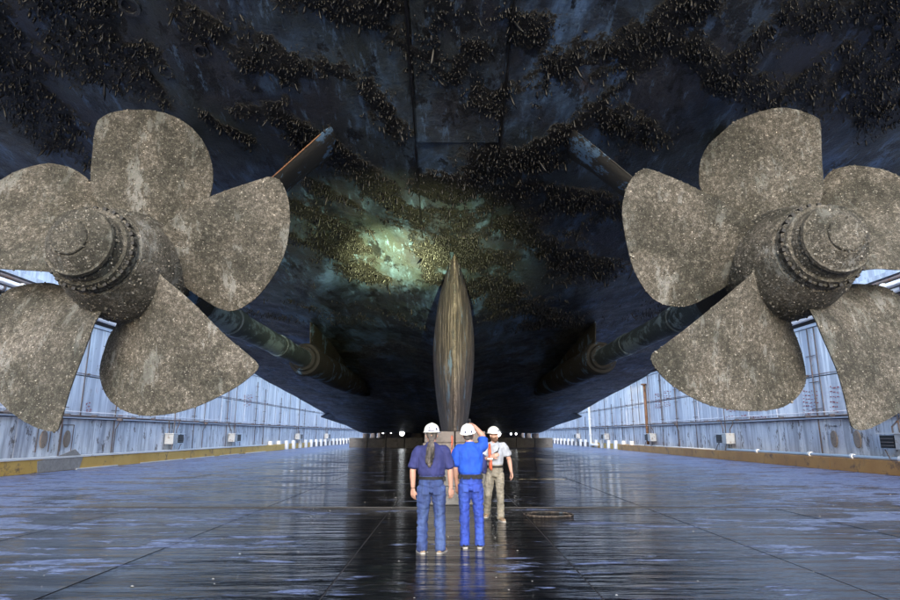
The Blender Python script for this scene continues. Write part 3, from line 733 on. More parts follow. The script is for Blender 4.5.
    hub_o = MB().lathe([(a0, 0), (a0, .49), (a0+.012, .515), (a0+.05, .53), (a0+.08, .52), (a0+.10, .55), (a0+.19, .575), (a0+.20, .625), (a0+.42, .685), (a0+.43, .66), (a0+.46, .66), (a0+.48, .72), (a0+.8, .86), (a0+1.15, .95), (a0+1.6, .97), (a0+2.0, .88), (a0+2.3, .66), (a0+2.4, .40), (a0+2.4, 0)], O, ax, 64).build('hub', M['prop'], root, smooth=True, auto=True)
    MB().lathe([(a0-.27, 0), (a0-.27, .245), (a0-.255, .262), (a0-.235, .262), (a0-.222, .27), (a0-.222, .30), (a0-.20, .325), (a0-.05, .49), (a0, .50)], O, ax, 48).build('hub_cap', M['prop'], root, smooth=True, auto=True)
    MB().lathe([(a0-.05, .485), (a0-.055, .53), (a0+.0, .545), (a0+.03, .52)], O, ax, 56).build('cap_flange', M['prop'], root, smooth=True, auto=True)
    bm_ = MB().lathe([(-.06, .045), (.02, .045), (.035, .03)], (0, 0, 0), (1, 0, 0), 6).mesh('bolt', M['prop'])
    for k in range(26):
        a = 2*math.pi*k/26; o = link('bolt', bm_, hub_o)
        o.location = (cx + .645*math.cos(a), a0+.31, cz + .645*math.sin(a)); o.rotation_euler = (0, -a, 0)
    pk_ = MB().box(-.03, .046, -.045, .045, -.028, .028).mesh('bolt_pocket', M['dark'])
    for k in range(26):
        a = 2*math.pi*(k+.5)/26; o = link('bolt_pocket', pk_, hub_o); o.location = (cx + .645*math.cos(a), a0+.31, cz + .645*math.sin(a)); o.rotation_euler = (0, -a, 0)
    # shaft turns with the propeller
    MB().lathe([(10.9, .40), (11.4, .38), (11.6, .35), (14, .33), (15.1, .33), (15.12, .37), (15.7, .37), (15.72, .33), (19.5, .33), (19.52, .36), (20.2, .36), (20.22, .33), (24.6, .33)], O, ax, 28).build('shaft', M['shaft'], root, smooth=True, auto=True)
    # barnacles incl. hub
    nh = 1800; a = rng.uniform(0, 6.28, nh); d = rng.uniform(0, 1.9, nh); rad = np.interp(d, [0, .10, .19, .2, .42, .48, .8, 1.15, 1.6, 1.9], [.53, .55, .575, .625, .685, .72, .86, .95, .97, .92])
    BV.append(np.stack([cx+np.cos(a)*rad, a0+d, cz+np.sin(a)*rad], -1))
    rf = .52*np.sqrt(rng.uniform(0, 1, 420)); a = rng.uniform(0, 6.28, 420)
    BV.append(np.stack([cx+np.cos(a)*rf, a0 - np.interp(rf, [0, .25, .30, .49, .52], [.27, .27, .22, .05, .02]), cz+np.sin(a)*rf], -1))
    C = np.concatenate(BV); n = len(C); W = np.zeros((n, 11, 3)); sz = rng.uniform(.006, .013, n)*(1+.9*(rng.uniform(0, 1, n) > .93)); ph = rng.uniform(0, 6.28, n)
    for k in range(5):
        an = ph + k*1.2566
        W[:, k] = C + np.stack([np.cos(an)*sz*1.2, np.full(n, .012), np.sin(an)*sz*1.2], -1)
        W[:, 5+k] = C + np.stack([np.cos(an)*sz*.8, -sz*.7, np.sin(an)*sz*.8], -1)
    W[:, 10] = C + np.stack([0*sz, -sz*.95, 0*sz], -1)
    FB = np.array([(k, 5+(k+1) % 5, (k+1) % 5) for k in range(5)] + [(k, 5+k, 5+(k+1) % 5) for k in range(5)] + [(5+k, 10, 5+(k+1) % 5) for k in range(5)])
    bulk('barnacles', W, FB, M['barn'], root)
    return cx, cz
for s in (-1, 1):
    cx, cz = propeller(s)
    # strut: bearing barrel round the shaft and two arms to the hull (parts of the ship)
    MB().lathe([(11.0, .50), (11.0, .60), (11.3, .66), (12.2, .66), (12.7, .58), (12.7, .42)], (cx, 0, cz), (0, 1, 0), 28).build('strut_barrel', M['strut'], ship, smooth=True, auto=True)
    tip = at(313, 141, 11.0) if s < 0 else at(588, 141, 11.0)
    for (tx, ty, tz, inner) in ((tip.x, 11.0, tip.z, True), (cx*.985, 11.3, float(hull_z(cx, 11.3))+.1, False)):
        A0 = Vector((cx, 11.15, cz)); B0 = Vector((tx, ty, tz)); d = (B0-A0); side = Vector((d.z, 0, -d.x)).normalized()
        vs = []; fs = []
        prof = [(0, 0), (.04, .04), (.2, .08), (.45, .09), (.7, .06), (.85, 0)]
        te = (float(hull_z(tx + (.25 if tx < 0 else -.25)*inner, ty+.4)) + .22 - cz)/(tz - cz)      # run the arm right into the plating
        for t, wid in ((0, 1), (.5*te, 1), (.8*te, 1.08), (.93*te, 1.3), (te, 1.6)):
            c = A0 + d*t
            ring = [c + Vector((0, 1, 0))*u*wid + side*v for u, v in prof] + [c + Vector((0, 1, 0))*u*wid - side*v for u, v in prof[-2:0:-1]]
            vs += ring
        m_ = len(prof)*2-2
        for i in range(4):
            for j in range(m_): a = i*m_+j; b_ = i*m_+(j+1) % m_; fs.append((a, b_, b_+m_, a+m_))
        fs += [tuple(range(m_)), tuple(4*m_+j for j in range(m_))[::-1]]
        arm = MB().add(vs, fs).build('strut_arm', M['strut'], ship, smooth=True, auto=True)
        if inner: MB().tube([A0 + d*t + Vector((0, -.005, 0)) for t in (.3, .5, .7, .9, min(1.05, te*.97))], .014, 6).build('strut_edge', M['rust' if s < 0 else 'strut'], arm)
    # forward bossing, bearing ring and pylon
    MB().lathe([(23.0, .345), (23.0, .45), (23.15, .50), (23.2, .60), (23.5, .66), (23.75, .64), (23.8, .56), (26, .58), (30, .62), (35, .60), (40, .45), (44, .1)], (cx, 0, cz), (0, 1, 0), 28).build('bossing', M['strut'], ship, smooth=True, auto=True)
    vs = []; 
    for (y, hw) in ((24.1, .02), (24.6, .07), (27, .15), (33, .2), (41, .1)):
        zt = float(hull_z(cx, y))+.25
        vs += [(cx-hw, y, cz+.3), (cx+hw, y, cz+.3), (cx-hw*1.3, y-(.25 if y < 25 else 0), max(zt, cz+.4)), (cx+hw*1.3, y-(.25 if y < 25 else 0), max(zt, cz+.4))]
    fs = [(0, 1, 3, 2), (16, 18, 19, 17)]
    for i in range(4): a = i*4; fs += [(a, a+2, a+6, a+4), (a+1, a+5, a+7, a+3), (a, a+4, a+5, a+1), (a+2, a+3, a+7, a+6)]
    MB().add(vs, fs).build('pylon', M['strut'], ship)

# ------------------------------------------------------------------ keel blocks
kb = empty('keel_block', (0, SY+.4, 0), 'tall grey keel block under the foot of the skeg, behind the two men in blue', 'keel block')
y0 = 15.0
for k, (z0, z1, hw, m) in enumerate(((0, .42, .86, 'conc'), (.425, .84, .82, 'conc'), (.845, 1.16, .80, 'block'), (1.165, 1.44, .78, 'block'), (1.445, 1.715, .74, 'block'))):
    for q in range(2 if k > 1 else 1):
        xa, xb = (-hw, hw) if k < 2 else ((-hw, -.012) if q == 0 else (.012, hw))
        MB().box(xa, xb, y0 + random.uniform(-.02, .02), y0+2.0, z0, z1).build('block_course', M[m], kb, bevel=.02)
MB().box(-.09, -.05, y0-.035, y0-.025, 1.0, 1.62).build('orange_mark', M['orange'], kb)
for k in range(12):
    b_ = empty('keel_block', (0, 20+5*k, 0)); tag(b_, 'dark keel block farther forward under the centreline of the ship', 'keel block', 'keel blocks behind the first one')
    for q, (z0, z1) in enumerate(((0, .6), (.605, 1.2), (1.205, 1.715))):
        MB().box(-.75+.02*q, .75-.02*q, 19.2+5*k, 21+5*k, z0, z1).build('block_course', M['conc' if q < 2 else 'block'], b_, bevel=.02)
# rows of side blocks forward where the hull lies low
k = 0
for row, yy in enumerate((77, 84, 92, 101, 112, 126)):
    xsb = np.linspace(-11.6, 11.6, 11)
    for k, xx in enumerate(xsb):
        b_ = empty('side_block', (xx, yy, 0)); tag(b_, ('low grey dock block, ' + ORD[k % 11] + ' from the left in the front row far under the ship' if row == 0 else 'dark side block in the rows far behind the front row under the ship'), 'dock block', 'front row of far side blocks' if row == 0 else 'rear rows of far side blocks')
        if row == 0:
            MB().box(xx-1.12, xx+1.12, yy, yy+1.6, 0, 1.18).build('base_course', M['conc'], b_, bevel=.03)
        else:
            MB().box(xx-.5, xx+.5, yy, yy+1.2, 0, 1.1).build('base_course', M['conc'], b_); MB().box(xx-.42, xx+.42, yy+.05, yy+1.1, 1.105, min(1.83, float(hull_z(xx, yy+1))-.02)).build('cap_course', M['block'], b_)
# work lamps under the hull
for k, (lx, ly, Y, r_, lab) in enumerate(((402, 433.5, 76.2, .30, 'brightest far work lamp glowing under the hull left of the men'), (498, 434, 76.2, .34, 'bright far work lamp glowing just right of the rightmost man'),
                             (383, 433, 80.5, .10, 'faint tiny work lamp at the left under the dark hull'), (511, 434, 80.5, .12, 'small far work lamp right of the bright one'), (516, 434, 80.5, .12, 'rightmost of the small far work lamps'), (391, 433, 80.5, .08, 'faint tiny work lamp next to the brightest left one'))):
    p = at(lx, ly, Y); wl = empty('work_lamp', p, lab, 'lamp', 'far work lamps under the ship')
    MB().lathe([(0, r_*.5), (.05, r_), (.12, r_*.8), (.14, 0)], p + Vector((0, .0, 0)), (0, -1, 0), 14).build('lamp_glass', M['lamp'], wl)
    MB().lathe([(0, r_*1.05), (.18, r_*.6)], p + Vector((0, .01, 0)), (0, 1, 0), 14).build('lamp_housing', M['metal'], wl)
    MB().tube([p + Vector((0, .15, -r_*.4)), (p.x, p.y+.15, 1.18 if Y < 80 else 0)], .03, 6).build('lamp_stand', M['metal'], wl)
# assumed, unseen floodlight on the right wall, added for the warm patch on the plating
fl = empty('assumed_flood_lamp', (WX-1.1, 61, 9.6), 'assumed warm flood lamp on the right wall above the rusty standpipe, unseen behind the hull', 'lamp')
MB().box(WX-1.25, WX-.9, 60.8, 61.2, 9.5, 9.8).build('lamp_housing', M['metal'], fl)
MB().box(WX-1.22, WX-.93, 60.83, 61.17, 9.47, 9.495).build('lamp_glass', M['warm'], fl)
MB().tube([(WX-1.0, 61, 9.75), (WX+.1, 61, 9.75)], .04, 6).build('lamp_arm', M['metal'], fl)
ld = bpy.data.lights.new('assumed_flood_light', 'SPOT'); ld.energy = 500; ld.spot_size = R(120); ld.spot_blend = .9; ld.color = (1, .85, .58); ld.shadow_soft_size = .15
lo = bpy.data.objects.new('assumed_flood_light', ld); COL.objects.link(lo); lo.location = (WX-1.08, 61, 9.42); lo.rotation_euler = Vector((.35, -.12, -1)).to_track_quat('-Z', 'Y').to_euler()
lo.parent = fl; lo.matrix_parent_inverse = Matrix.Translation(fl.location).inverted()

# ------------------------------------------------------------------ floor details
fh = empty('floor_hatch', (1.75, 13.0, 0), 'oval steel hatch ring in the wet floor, right of the man in grey', 'hatch')
for r_ in (.52, .44):
    t = MB().tube([(1.95 + r_*math.cos(a), 13.3 + r_*.8*math.sin(a), .006) for a in np.linspace(0, 2*math.pi, 33)], .009, 6, caps=False); t.build('hatch_ring', M['skeg'], fh)
n = 320; C = np.stack([rng.uniform(-14, 14, n), 4.5 + rng.uniform(0, 1, n)**1.3*26, np.full(n, .006)], -1); W = np.zeros((n, 7, 3)); sz = rng.uniform(.004, .015, n)*(1+1.2*(rng.uniform(0, 1, n) > .95)); ph = rng.uniform(0, 6.28, n)
for k in range(6):
    an = ph + k*1.047; rr = sz*rng.uniform(.5, 1.3, n)
    W[:, k] = C + np.stack([np.cos(an)*rr*1.5, np.sin(an)*rr, 0*sz], -1)
W[:, 6] = C + np.stack([0*sz, 0*sz, sz*.7], -1)
lit = bulk('fallen_shell_litter', W, np.array([(k, (k+1) % 6, 6) for k in range(6)]), M['deb'], None)
tag(lit, 'scattered pale bits of fallen shell on the wet dark floor', 'litter', kind='stuff')
# ------------------------------------------------------------------ people
TS = bpy.data.scenes.new('workbench')
def remesh(mb, voxel, smooth_it=3, fold=0, fold_sc=(9, 9, 4)):
    m = mb.mesh('t'); o = bpy.data.objects.new('t', m); TS.collection.objects.link(o)
    r = o.modifiers.new('r', 'REMESH'); r.mode = 'VOXEL'; r.voxel_size = voxel
    s_ = o.modifiers.new('s', 'SMOOTH'); s_.factor = .5; s_.iterations = smooth_it
    TS.view_layers[0].update(); dg = TS.view_layers[0].depsgraph; me = bpy.data.meshes.new_from_object(o.evaluated_get(dg))
    bpy.data.objects.remove(o)
    if fold:
        off = random.uniform(0, 50)
        cs_ = [v.co.copy() for v in me.vertices]; ns_ = [v.normal.copy() for v in me.vertices]; out = []
        for c, n_ in zip(cs_, ns_):
            p = Vector((c.x*fold_sc[0]+off, c.y*fold_sc[1], c.z*fold_sc[2]))
            out.extend(c + n_*(noise.noise(p)*fold + noise.noise(p*2.3)*fold*.5))
        me.vertices.foreach_set('co', out); me.update()
    me.shade_smooth(); return me
def loft(mb, secs, n=16):    # secs: (centre, rx, ry) with ring plane across the path; ends rounded
    k = len(secs); cs = [Vector(c) for c, _, _ in secs]; vs = []
    full = []
    for i, (c, rx, ry) in enumerate(secs):
        t = (cs[min(i+1, k-1)] - cs[max(i-1, 0)]).normalized()
        u = full[-1][1] if full else Vector((1, 0, 0)); u = (u - t*u.dot(t))
        if u.length < .3: u = Vector((0, 0, 1)) - t*t.z
        u.normalize(); q = t.cross(u); full.append((Vector(c), u, q, t, rx, ry))
    c, u, q, t, rx, ry = full[0]; rr = min(rx, ry); pre = [(c - t*rr*.45*math.sin(a), u, q, t, rx*math.cos(a), ry*math.cos(a)) for a in (1.45, .9, .45)]
    c, u, q, t, rx, ry = full[-1]; rr = min(rx, ry); post = [(c + t*rr*.45*math.sin(a), u, q, t, rx*math.cos(a), ry*math.cos(a)) for a in (.45, .9, 1.45)]
    full = pre + full + post
    for c, u, q, t, rx, ry in full:
        for j in range(n): a = 2*math.pi*j/n; vs.append(c + u*rx*math.cos(a) + q*ry*math.sin(a))
    K_ = len(full); fs = [(i*n+j, i*n+(j+1) % n, (i+1)*n+(j+1) % n, (i+1)*n+j) for i in range(K_-1) for j in range(n)]
    fs += [tuple(range(n))[::-1], tuple((K_-1)*n+j for j in range(n))]
    mb.add(vs, fs)
def limb(mb, pts, rads, n=14, sub=4):
    P = [Vector(p) for p in pts]; secs = []
    for i in range(len(P)-1):
        for k in range(sub):
            t = k/sub; secs.append((P[i].lerp(P[i+1], t), rads[i]*(1-t)+rads[i+1]*t,)*1 + (rads[i]*(1-t)+rads[i+1]*t,))
    secs.append((P[-1], rads[-1], rads[-1])); loft(mb, [(c, a, b_) for c, a, b_ in secs], n)
def hand(mb, wrist, direc, palm_n, thumb_side, curl=.35, L=.185):
    d = Vector(direc).normalized(); n_ = Vector(palm_n); n_ = (n_ - d*n_.dot(d)).normalized(); sd = d.cross(n_)*thumb_side
    w_ = Vector(wrist)
    # palm
    for o_ in (-.028, -.010, .010, .028):
        mb.tube([w_ + sd*o_*.7, w_ + d*.045 + sd*o_*.95, w_ + d*.095 + sd*o_], [.017, .019, .015], 8)
    for i, (o_, l_) in enumerate(((.031, .072), (.011, .082), (-.010, .076), (-.029, .060))):
        p = w_ + d*.092 + sd*o_; a = curl*(.8+.15*i); pts = [p]
        for seg in (.45, .32, .23):
            dd = (d*math.cos(a) + n_*math.sin(a)); p = p + dd*l_*seg; pts.append(p); a += curl
        mb.tube(pts, [.0105, .0098, .0088, .0075], 8)
    p = w_ + d*.03 + sd*.026; pts = [p, p + (d*.6+sd*.75+n_*.2).normalized()*.035, p + (d*.6+sd*.75+n_*.2).normalized()*.035 + (d*.9+sd*.3+n_*.25).normalized()*.035, p + (d*.6+sd*.75+n_*.2).normalized()*.035 + (d*.9+sd*.3+n_*.25).normalized()*.06]
    mb.tube(pts, [.015, .013, .011, .009], 8)

def person(label, loc, rz, cfg):
    """built facing local +Y; local +X is the figure's right"""
    T = Matrix.Translation(loc) @ Matrix.Rotation(rz, 4, 'Z') @ Matrix.Scale(cfg.get('scale', 1), 4)
    root = empty('person', loc, label, 'person')
    def fin(name, me, mat, lab=None, par=None):
        me.transform(T); me.materials.clear(); me.materials.append(mat)
        o = bpy.data.objects.new(name, me); COL.objects.link(o); o.parent = par or root; o.matrix_parent_inverse = Matrix() if par else Matrix.Translation(loc).inverted()
        if lab: o['label'] = lab
        return o
    J = cfg['J']; wd = cfg.get('wide', 1.0)
    hd = Vector(J['head']); hy = cfg.get('head_yaw', 0)
    HM = Matrix.Translation(hd) @ Matrix.Rotation(hy, 4, 'Z') @ Matrix.Rotation(cfg.get('head_tilt', 0), 4, 'Y') @ Matrix.Rotation(cfg.get('head_nod', 0), 4, 'X')
    nk = Vector(J['neck']); sw = Vector(J.get('sway', (0, 0, 0)))
    # ---- body
    b_ = MB()
    tor = [(.90, .11, .07), (.97, .15, .105), (1.05, .155, .110), (1.2, .165, .12), (1.32, .175, .12), (1.42, .165, .10), (1.48, .10, .075)]
    loft(b_, [((sw.x*(z-.9)/.6, sw.y*(z-.9)/.6, z), rx*wd, ry*wd) for z, rx, ry in tor])
    limb(b_, [(nk.x, nk.y, nk.z-.06), nk, hd + Vector((0, -.01, -.05))], [.068, .058, .056])
    # head: cranium, jaw, face
    hmb = MB()
    loft(hmb, [((0, .015, -.115), .042, .045), ((0, .012, -.085), .058, .068), ((0, .005, -.04), .070, .088), ((0, 0, .01), .076, .098), ((0, -.005, .06), .074, .095), ((0, -.005, .095), .055, .072)], 20)
    hmb.tube([(0, .088, .018), (0, .108, -.020), (0, .092, -.036)], [.010, .017, .012], 8)           # nose
    for sx in (-1, 1):
        hmb.tube([(sx*.074, -.01, .015), (sx*.083, -.018, .0), (sx*.078, -.010, -.03)], [.012, .014, .009], 8)   # ears
        hmb.tube([(sx*.012, .094, .028), (sx*.036, .092, .030), (sx*.055, .078, .024)], [.009, .010, .008], 6)   # brows
    hmb.tube([(-.024, .090, -.058), (0, .097, -.056), (.024, .090, -.058)], [.006, .009, .006], 6)
    b_.add([HM @ Vector(v) for v in hmb.v], hmb.f)
    for sd in ('R', 'L'):
        sx = 1 if sd == 'R' else -1
        sh, el, wr = [Vector(J[k+sd]) for k in ('sh', 'el', 'wr')]
        limb(b_, [sh, sh.lerp(el, .35), el, el.lerp(wr, .3), wr], [.050, .051, .044, .045, .029])
        hdir = Vector(J.get('hd'+sd, tuple(wr-el))); hand(b_, wr, hdir, J.get('pn'+sd, (-sx, 0, 0)), J.get('ts'+sd, 1), cfg.get('curl'+sd, .35))
        hp, kn, an = [Vector(J[k+sd]) for k in ('hp', 'kn', 'an')]
        limb(b_, [hp, hp.lerp(kn, .4), kn, kn.lerp(an, .3), an], [.070, .064, .046, .044, .034])
    fin('body', remesh(b_, .0052, 3), M['skin'])
    # eyes
    for sx in (-1, 1):
        e = MB(); e.lathe([(-.008, .002), (-.004, .0085), (.003, .009), (.008, .004)], (sx*.031, .083, .010), (0, 1, 0), 10)
        e.v = [tuple(HM @ Vector(v)) for v in e.v]; fin('eye', e.mesh('eye', None, True), M['leather'])
    # ---- trousers
    tr = MB()
    hip = cfg.get('hip', .175)
    loft(tr, [((sw.x*.0, 0, .87), hip*.95, .125), ((0, -.004, .93), hip, .135), ((sw.x*.15, 0, 1.01), hip*1.0, .138), ((sw.x*.2, 0, 1.065), hip*.99, .136)])
    for sd in ('R', 'L'):
        hp, kn, an = [Vector(J[k+sd]) for k in ('hp', 'kn', 'an')]; fw = cfg.get('leg', 1.0)
        limb(tr, [hp + Vector((0, 0, .02)), hp.lerp(kn, .35), hp.lerp(kn, .7), kn, kn.lerp(an, .3), kn.lerp(an, .7), an + Vector((0, 0, -.035))], [.102*fw, .100*fw, .085*fw, .078*fw, .076*fw, .073*fw, .076*fw], sub=3)
    trs = fin('jeans' if cfg['pants'] != 'khaki' else 'trousers', remesh(tr, .008, 2, .013, (13, 13, 20)), M[cfg['pants']])
    # back pockets
    if cfg['pants'] != 'khaki':
        for sx in (-1, 1):
            pk = MB(); pk.box(sx*.082-.048, sx*.082+.048, -.139, -.12, .81, .92); me_ = pk.mesh('p'); bmx = bmesh.new(); bmx.from_mesh(me_); bmesh.ops.bevel(bmx, geom=bmx.edges, offset=.008, segments=2, affect='EDGES'); bmx.to_mesh(me_); bmx.free(); fin('pocket', me_, M[cfg['pants']], par=trs)
    # ---- shirt
    st = MB(); bel = cfg.get('belly', 1.0)
    loft(st, [((sw.x*(z-.9)/.6, sw.y*(z-.9)/.6 + yo, z), rx*wd, ry*wd) for z, rx, ry, yo in
              ((1.085, hip*.98, .138*bel, 0), (1.10, hip*1.02, .142*bel, 0), (1.2, .188*bel, .142*bel, 0), (1.32, .196, .142, 0), (1.40, .198, .128, 0), (1.455, .178, .105, 0), (1.495, .12, .082, 0), (1.53, .072, .066, 0))], 20)
    for sd in ('R', 'L'):
        sh, el = Vector(J['sh'+sd]), Vector(J['el'+sd]); k_ = cfg.get('sleeve', .72)
        limb(st, [sh.lerp(Vector((sw.x, sw.y, sh.z)), .5) + Vector((0, 0, -.01)), sh.lerp(Vector((sw.x, sw.y, sh.z)), .12), sh.lerp(el, .15), sh.lerp(el, .4), sh.lerp(el, k_)], [.08, .078, .078, .080, .084])
    fin('shirt', remesh(st, .008, 3, .016, (9, 9, 7)), M[cfg['shirt']])
    # ---- belt
    bt = MB(); K_ = 40; vs = []
    for z in (1.022, 1.062):
        for r_ in (1.0, .93):
            for j in range(K_): a = 2*math.pi*j/K_; vs.append((sw.x*.2 + math.cos(a)*hip*1.05*r_, math.sin(a)*.148*r_, z))
    fs = []
    for j in range(K_): k2 = (j+1) % K_; fs += [(j, k2, 2*K_+k2, 2*K_+j), (K_+k2, K_+j, 3*K_+j, 3*K_+k2), (j, K_+j, K_+k2, k2), (2*K_+j, 2*K_+k2, 3*K_+k2, 3*K_+j)]
    bt.add(vs, fs); blt = fin('belt', bt.mesh('belt'), M['leather'])
    for a in cfg.get('pouches', ()):
        pm = MB(); cx_, cy_ = sw.x*.2 + math.cos(a)*hip*1.06, math.sin(a)*.146
        pm.box(cx_-.03, cx_+.03, cy_-.022, cy_+.022, .998, 1.058); me_ = pm.mesh('p'); bmx = bmesh.new(); bmx.from_mesh(me_); bmesh.ops.bevel(bmx, geom=bmx.edges, offset=.006, segments=2, affect='EDGES'); bmx.to_mesh(me_); bmx.free(); fin('belt_pouch', me_, M['leather'], par=blt)
    # ---- boots
    for sd in ('R', 'L'):
        an = Vector(J['an'+sd]); ft = J.get('ft'+sd, 0); dr = Matrix.Rotation(ft, 3, 'Z') @ Vector((0, 1, 0)); z0 = an.z-.085; up = Vector((0, 0, 1))
        bo = MB(); g_ = Vector((an.x, an.y, z0))
        loft(bo, [(g_ - dr*.055 + up*.05, .038, .045), (g_ + up*.05, .046, .05), (g_ + dr*.07 + up*.042, .048, .042), (g_ + dr*.14 + up*.035, .050, .034), (g_ + dr*.185 + up*.03, .036, .026)])
        limb(bo, [g_ + up*.04, g_ + up*.14], [.047, .050])
        bt_ = fin('boot', remesh(bo, .007, 2), M[cfg['boot']])
        so = MB(); cs_ = []
        for (t, w__) in ((-.075, .028), (-.05, .04), (0, .043), (.06, .045), (.12, .052), (.17, .045), (.205, .024)):
            cs_.append((t, w__))
        rt = dr.cross(up); vs = []
        for z in (0, .022):
            vs += [g_ + dr*t + rt*w__ + up*z for t, w__ in cs_] + [g_ + dr*t - rt*w__ + up*z for t, w__ in cs_[::-1]]
        nn = len(cs_)*2; so.add(vs, [tuple(range(nn)), tuple(range(nn, 2*nn))[::-1]] + [(j, (j+1) % nn, nn+(j+1) % nn, nn+j) for j in range(nn)])
        fin('boot_sole', so.mesh('sole'), M['sole'], par=bt_)
    # ---- hair under the hat
    hr = MB(); loft(hr, [((0, -.055, -.055), .050, .040), ((0, -.040, -.02), .073, .064), ((0, -.022, .03), .082, .088), ((0, -.015, .07), .078, .09)], 18)
    hr.v = [tuple(HM @ Vector(v)) for v in hr.v]; fin('hair', remesh(hr, .008, 2, .008, (30, 30, 8)), M[cfg.get('hair', 'hair')])
    # ---- hard hat with brim and ridge
    hh = MB(); prof = [(.000, .128), (.004, .134), (.010, .128), (.016, .118), (.05, .114), (.085, .100), (.115, .074), (.132, .040), (.138, 0)]
    hh.lathe(prof + [], (0, 0, 0), (0, 0, 1), 40)
    hv = []
    for (x, y, z) in hh.v:
        brim = max(0, (math.hypot(x, y)-.116))/.018; yy = y*1.14 + (.045*brim if y > 0 else -.012*brim*0) ; zz = z - (.012*brim if y > 0 else 0)
        if abs(x) < .022 and z > .05: zz += .006
        hv.append((x*.98, yy-.005, zz + .045))
    hh.v = [tuple(HM @ Vector(v)) for v in hv]; me_ = hh.mesh('hat', None, True); hat_ = fin('hard_hat', me_, M['hat'])
    bnd = MB()
    for (az, zz, w_, h_, tl) in cfg.get('stickers', ()):
        q_ = []
        for (du, dv) in [(-1 + i_/4, -1) for i_ in range(9)] + [(1 - i_/4, 1) for i_ in range(9)]:
            a = az + du*w_/.115; z = zz + dv*h_ + du*tl; r_ = float(np.interp(z, [.016, .05, .085, .115], [.118, .114, .100, .074])) + .0035
            q_.append((math.cos(a)*r_*.98, math.sin(a)*r_*1.14-.005, z+.045))
        bnd.add([HM @ Vector(v) for v in q_], [(i_, i_+1, 16-i_, 17-i_) for i_ in range(8)])
    if bnd.v: fin('hat_sticker', bnd.mesh('st', fix=False), M['stick'], par=hat_)
    return root, T, HM, fin

BK = -math.pi/2
J1 = dict(head=(0, .02, 1.645), neck=(0, 0, 1.545), shR=(.205, 0, 1.435), elR=(.275, -.01, 1.14), wrR=(.285, .04, .885), shL=(-.205, 0, 1.435), elL=(-.275, -.01, 1.13), wrL=(-.270, .03, .875),
          pnR=(-.6, .8, 0), pnL=(.6, .8, 0), tsR=1, tsL=1, hpR=(.105, 0, .88), knR=(.125, .015, .49), anR=(.135, 0, .085), hpL=(-.105, 0, .88), knL=(-.125, .015, .49), anL=(-.13, 0, .085), ftR=-.35, ftL=.3)
p1 = at(431, 553, 9.08)
r1, T1, H1, fin1 = person('man in navy t-shirt and jeans with a long grey ponytail, seen from behind', (p1.x+.0, 9.08, 0), 0,
    dict(J=J1, shirt='navy', pants='denim', boot='boot', wide=1.08, belly=1.04, hip=.185, leg=1.05, sleeve=.80, pouches=(-.35,), scale=.99,
         stickers=((BK-.05, .028, .045, .010, .0), (BK-.28, .075, .010, .022, .012), (BK+.25, .085, .008, .018, .0), (BK+.7, .05, .014, .018, .004))))
pt = MB()
limb(pt, [(0, -.07, 1.60), (-.004, -.115, 1.54), (-.012, -.150, 1.44), (-.024, -.165, 1.34), (-.030, -.165, 1.26), (-.034, -.160, 1.20)], [.036, .046, .058, .060, .048, .016], sub=5)
fin1('ponytail', remesh(pt, .005, 1, .018, (34, 34, 12)), M['hair'])
wb = MB().tube([(-.27+.031*math.cos(a), .03+.031*math.sin(a), .895) for a in np.linspace(0, 2*math.pi, 17)], .006, 6, caps=False); fin1('wristband', wb.mesh('w'), M['leather'])

J2 = dict(head=(-.03, .03, 1.64), neck=(-.012, .01, 1.545), sway=(-.01, .0, 0), shR=(.195, .02, 1.455), elR=(.205, .13, 1.625), wrR=(.07, .22, 1.79), hdR=(-.5, .5, .3), pnR=(-.3, .3, -1), shL=(-.205, 0, 1.43), elL=(-.235, .0, 1.13), wrL=(-.205, .06, .88),
          pnL=(.6, .8, 0), tsR=-1, tsL=1, hpR=(.095, 0, .88), knR=(.12, .01, .49), anR=(.135, 0, .085), hpL=(-.095, 0, .88), knL=(-.095, .015, .49), anL=(-.09, 0, .085), ftR=-.12, ftL=.1)
p2 = at(471, 546, 9.5)
r2, T2, H2, fin2 = person('man in royal blue polo shirt raising one arm over his white hard hat', (p2.x, 9.5, 0), 0,
    dict(J=J2, shirt='royal', pants='denim2', boot='leather', wide=1.02, belly=1.0, hip=.175, leg=.98, sleeve=.75, scale=.993, head_tilt=-.12, head_nod=.25, curlR=.75,
         pouches=(-2.6, -2.1, -1.75, -1.3, -.9, -.5), stickers=((BK+.1, .06, .012, .024, .006), (BK-.4, .045, .012, .02, .0), (BK+.5, .04, .014, .016, .003), (BK-.1, .095, .014, .008, .0))))
J3 = dict(head=(0.01, .03, 1.655), neck=(0, .01, 1.555), sway=(0, .0, 0), shL=(-.20, 0, 1.44), elL=(-.30, -.03, 1.17), wrL=(-.33, .06, .93), shR=(.20, 0, 1.44), elR=(.23, .02, 1.17), wrR=(.075, .23, 1.24), hdR=(-.7, .4, .3), pnR=(-.3, -.6, 0),
          pnL=(.9, .3, 0), tsR=-1, tsL=1, hpL=(-.095, 0, .88), knL=(-.10, .06, .50), anL=(-.10, .04, .085), hpR=(.095, 0, .88), knR=(.14, .07, .51), anR=(.16, -.22, .13), ftL=.3, ftR=-.2)
p3 = at(495.5, 520, 12.35)
r3, T3, H3, fin3 = person('bearded man in pale grey t-shirt and khaki trousers facing the camera', (p3.x, 12.35, 0), math.pi,
    dict(J=J3, shirt='grey', pants='khaki', boot='boot', wide=1.0, belly=.95, hip=.168, leg=.95, sleeve=.62, hair='beard', head_yaw=.75, scale=.98,
         stickers=((math.pi/2, .05, .02, .012, 0),)))
bd = MB(); loft(bd, [((0, .040, -.135), .030, .032), ((0, .038, -.105), .052, .062), ((0, .030, -.065), .066, .078), ((0, .0, -.03), .077, .07)], 18)
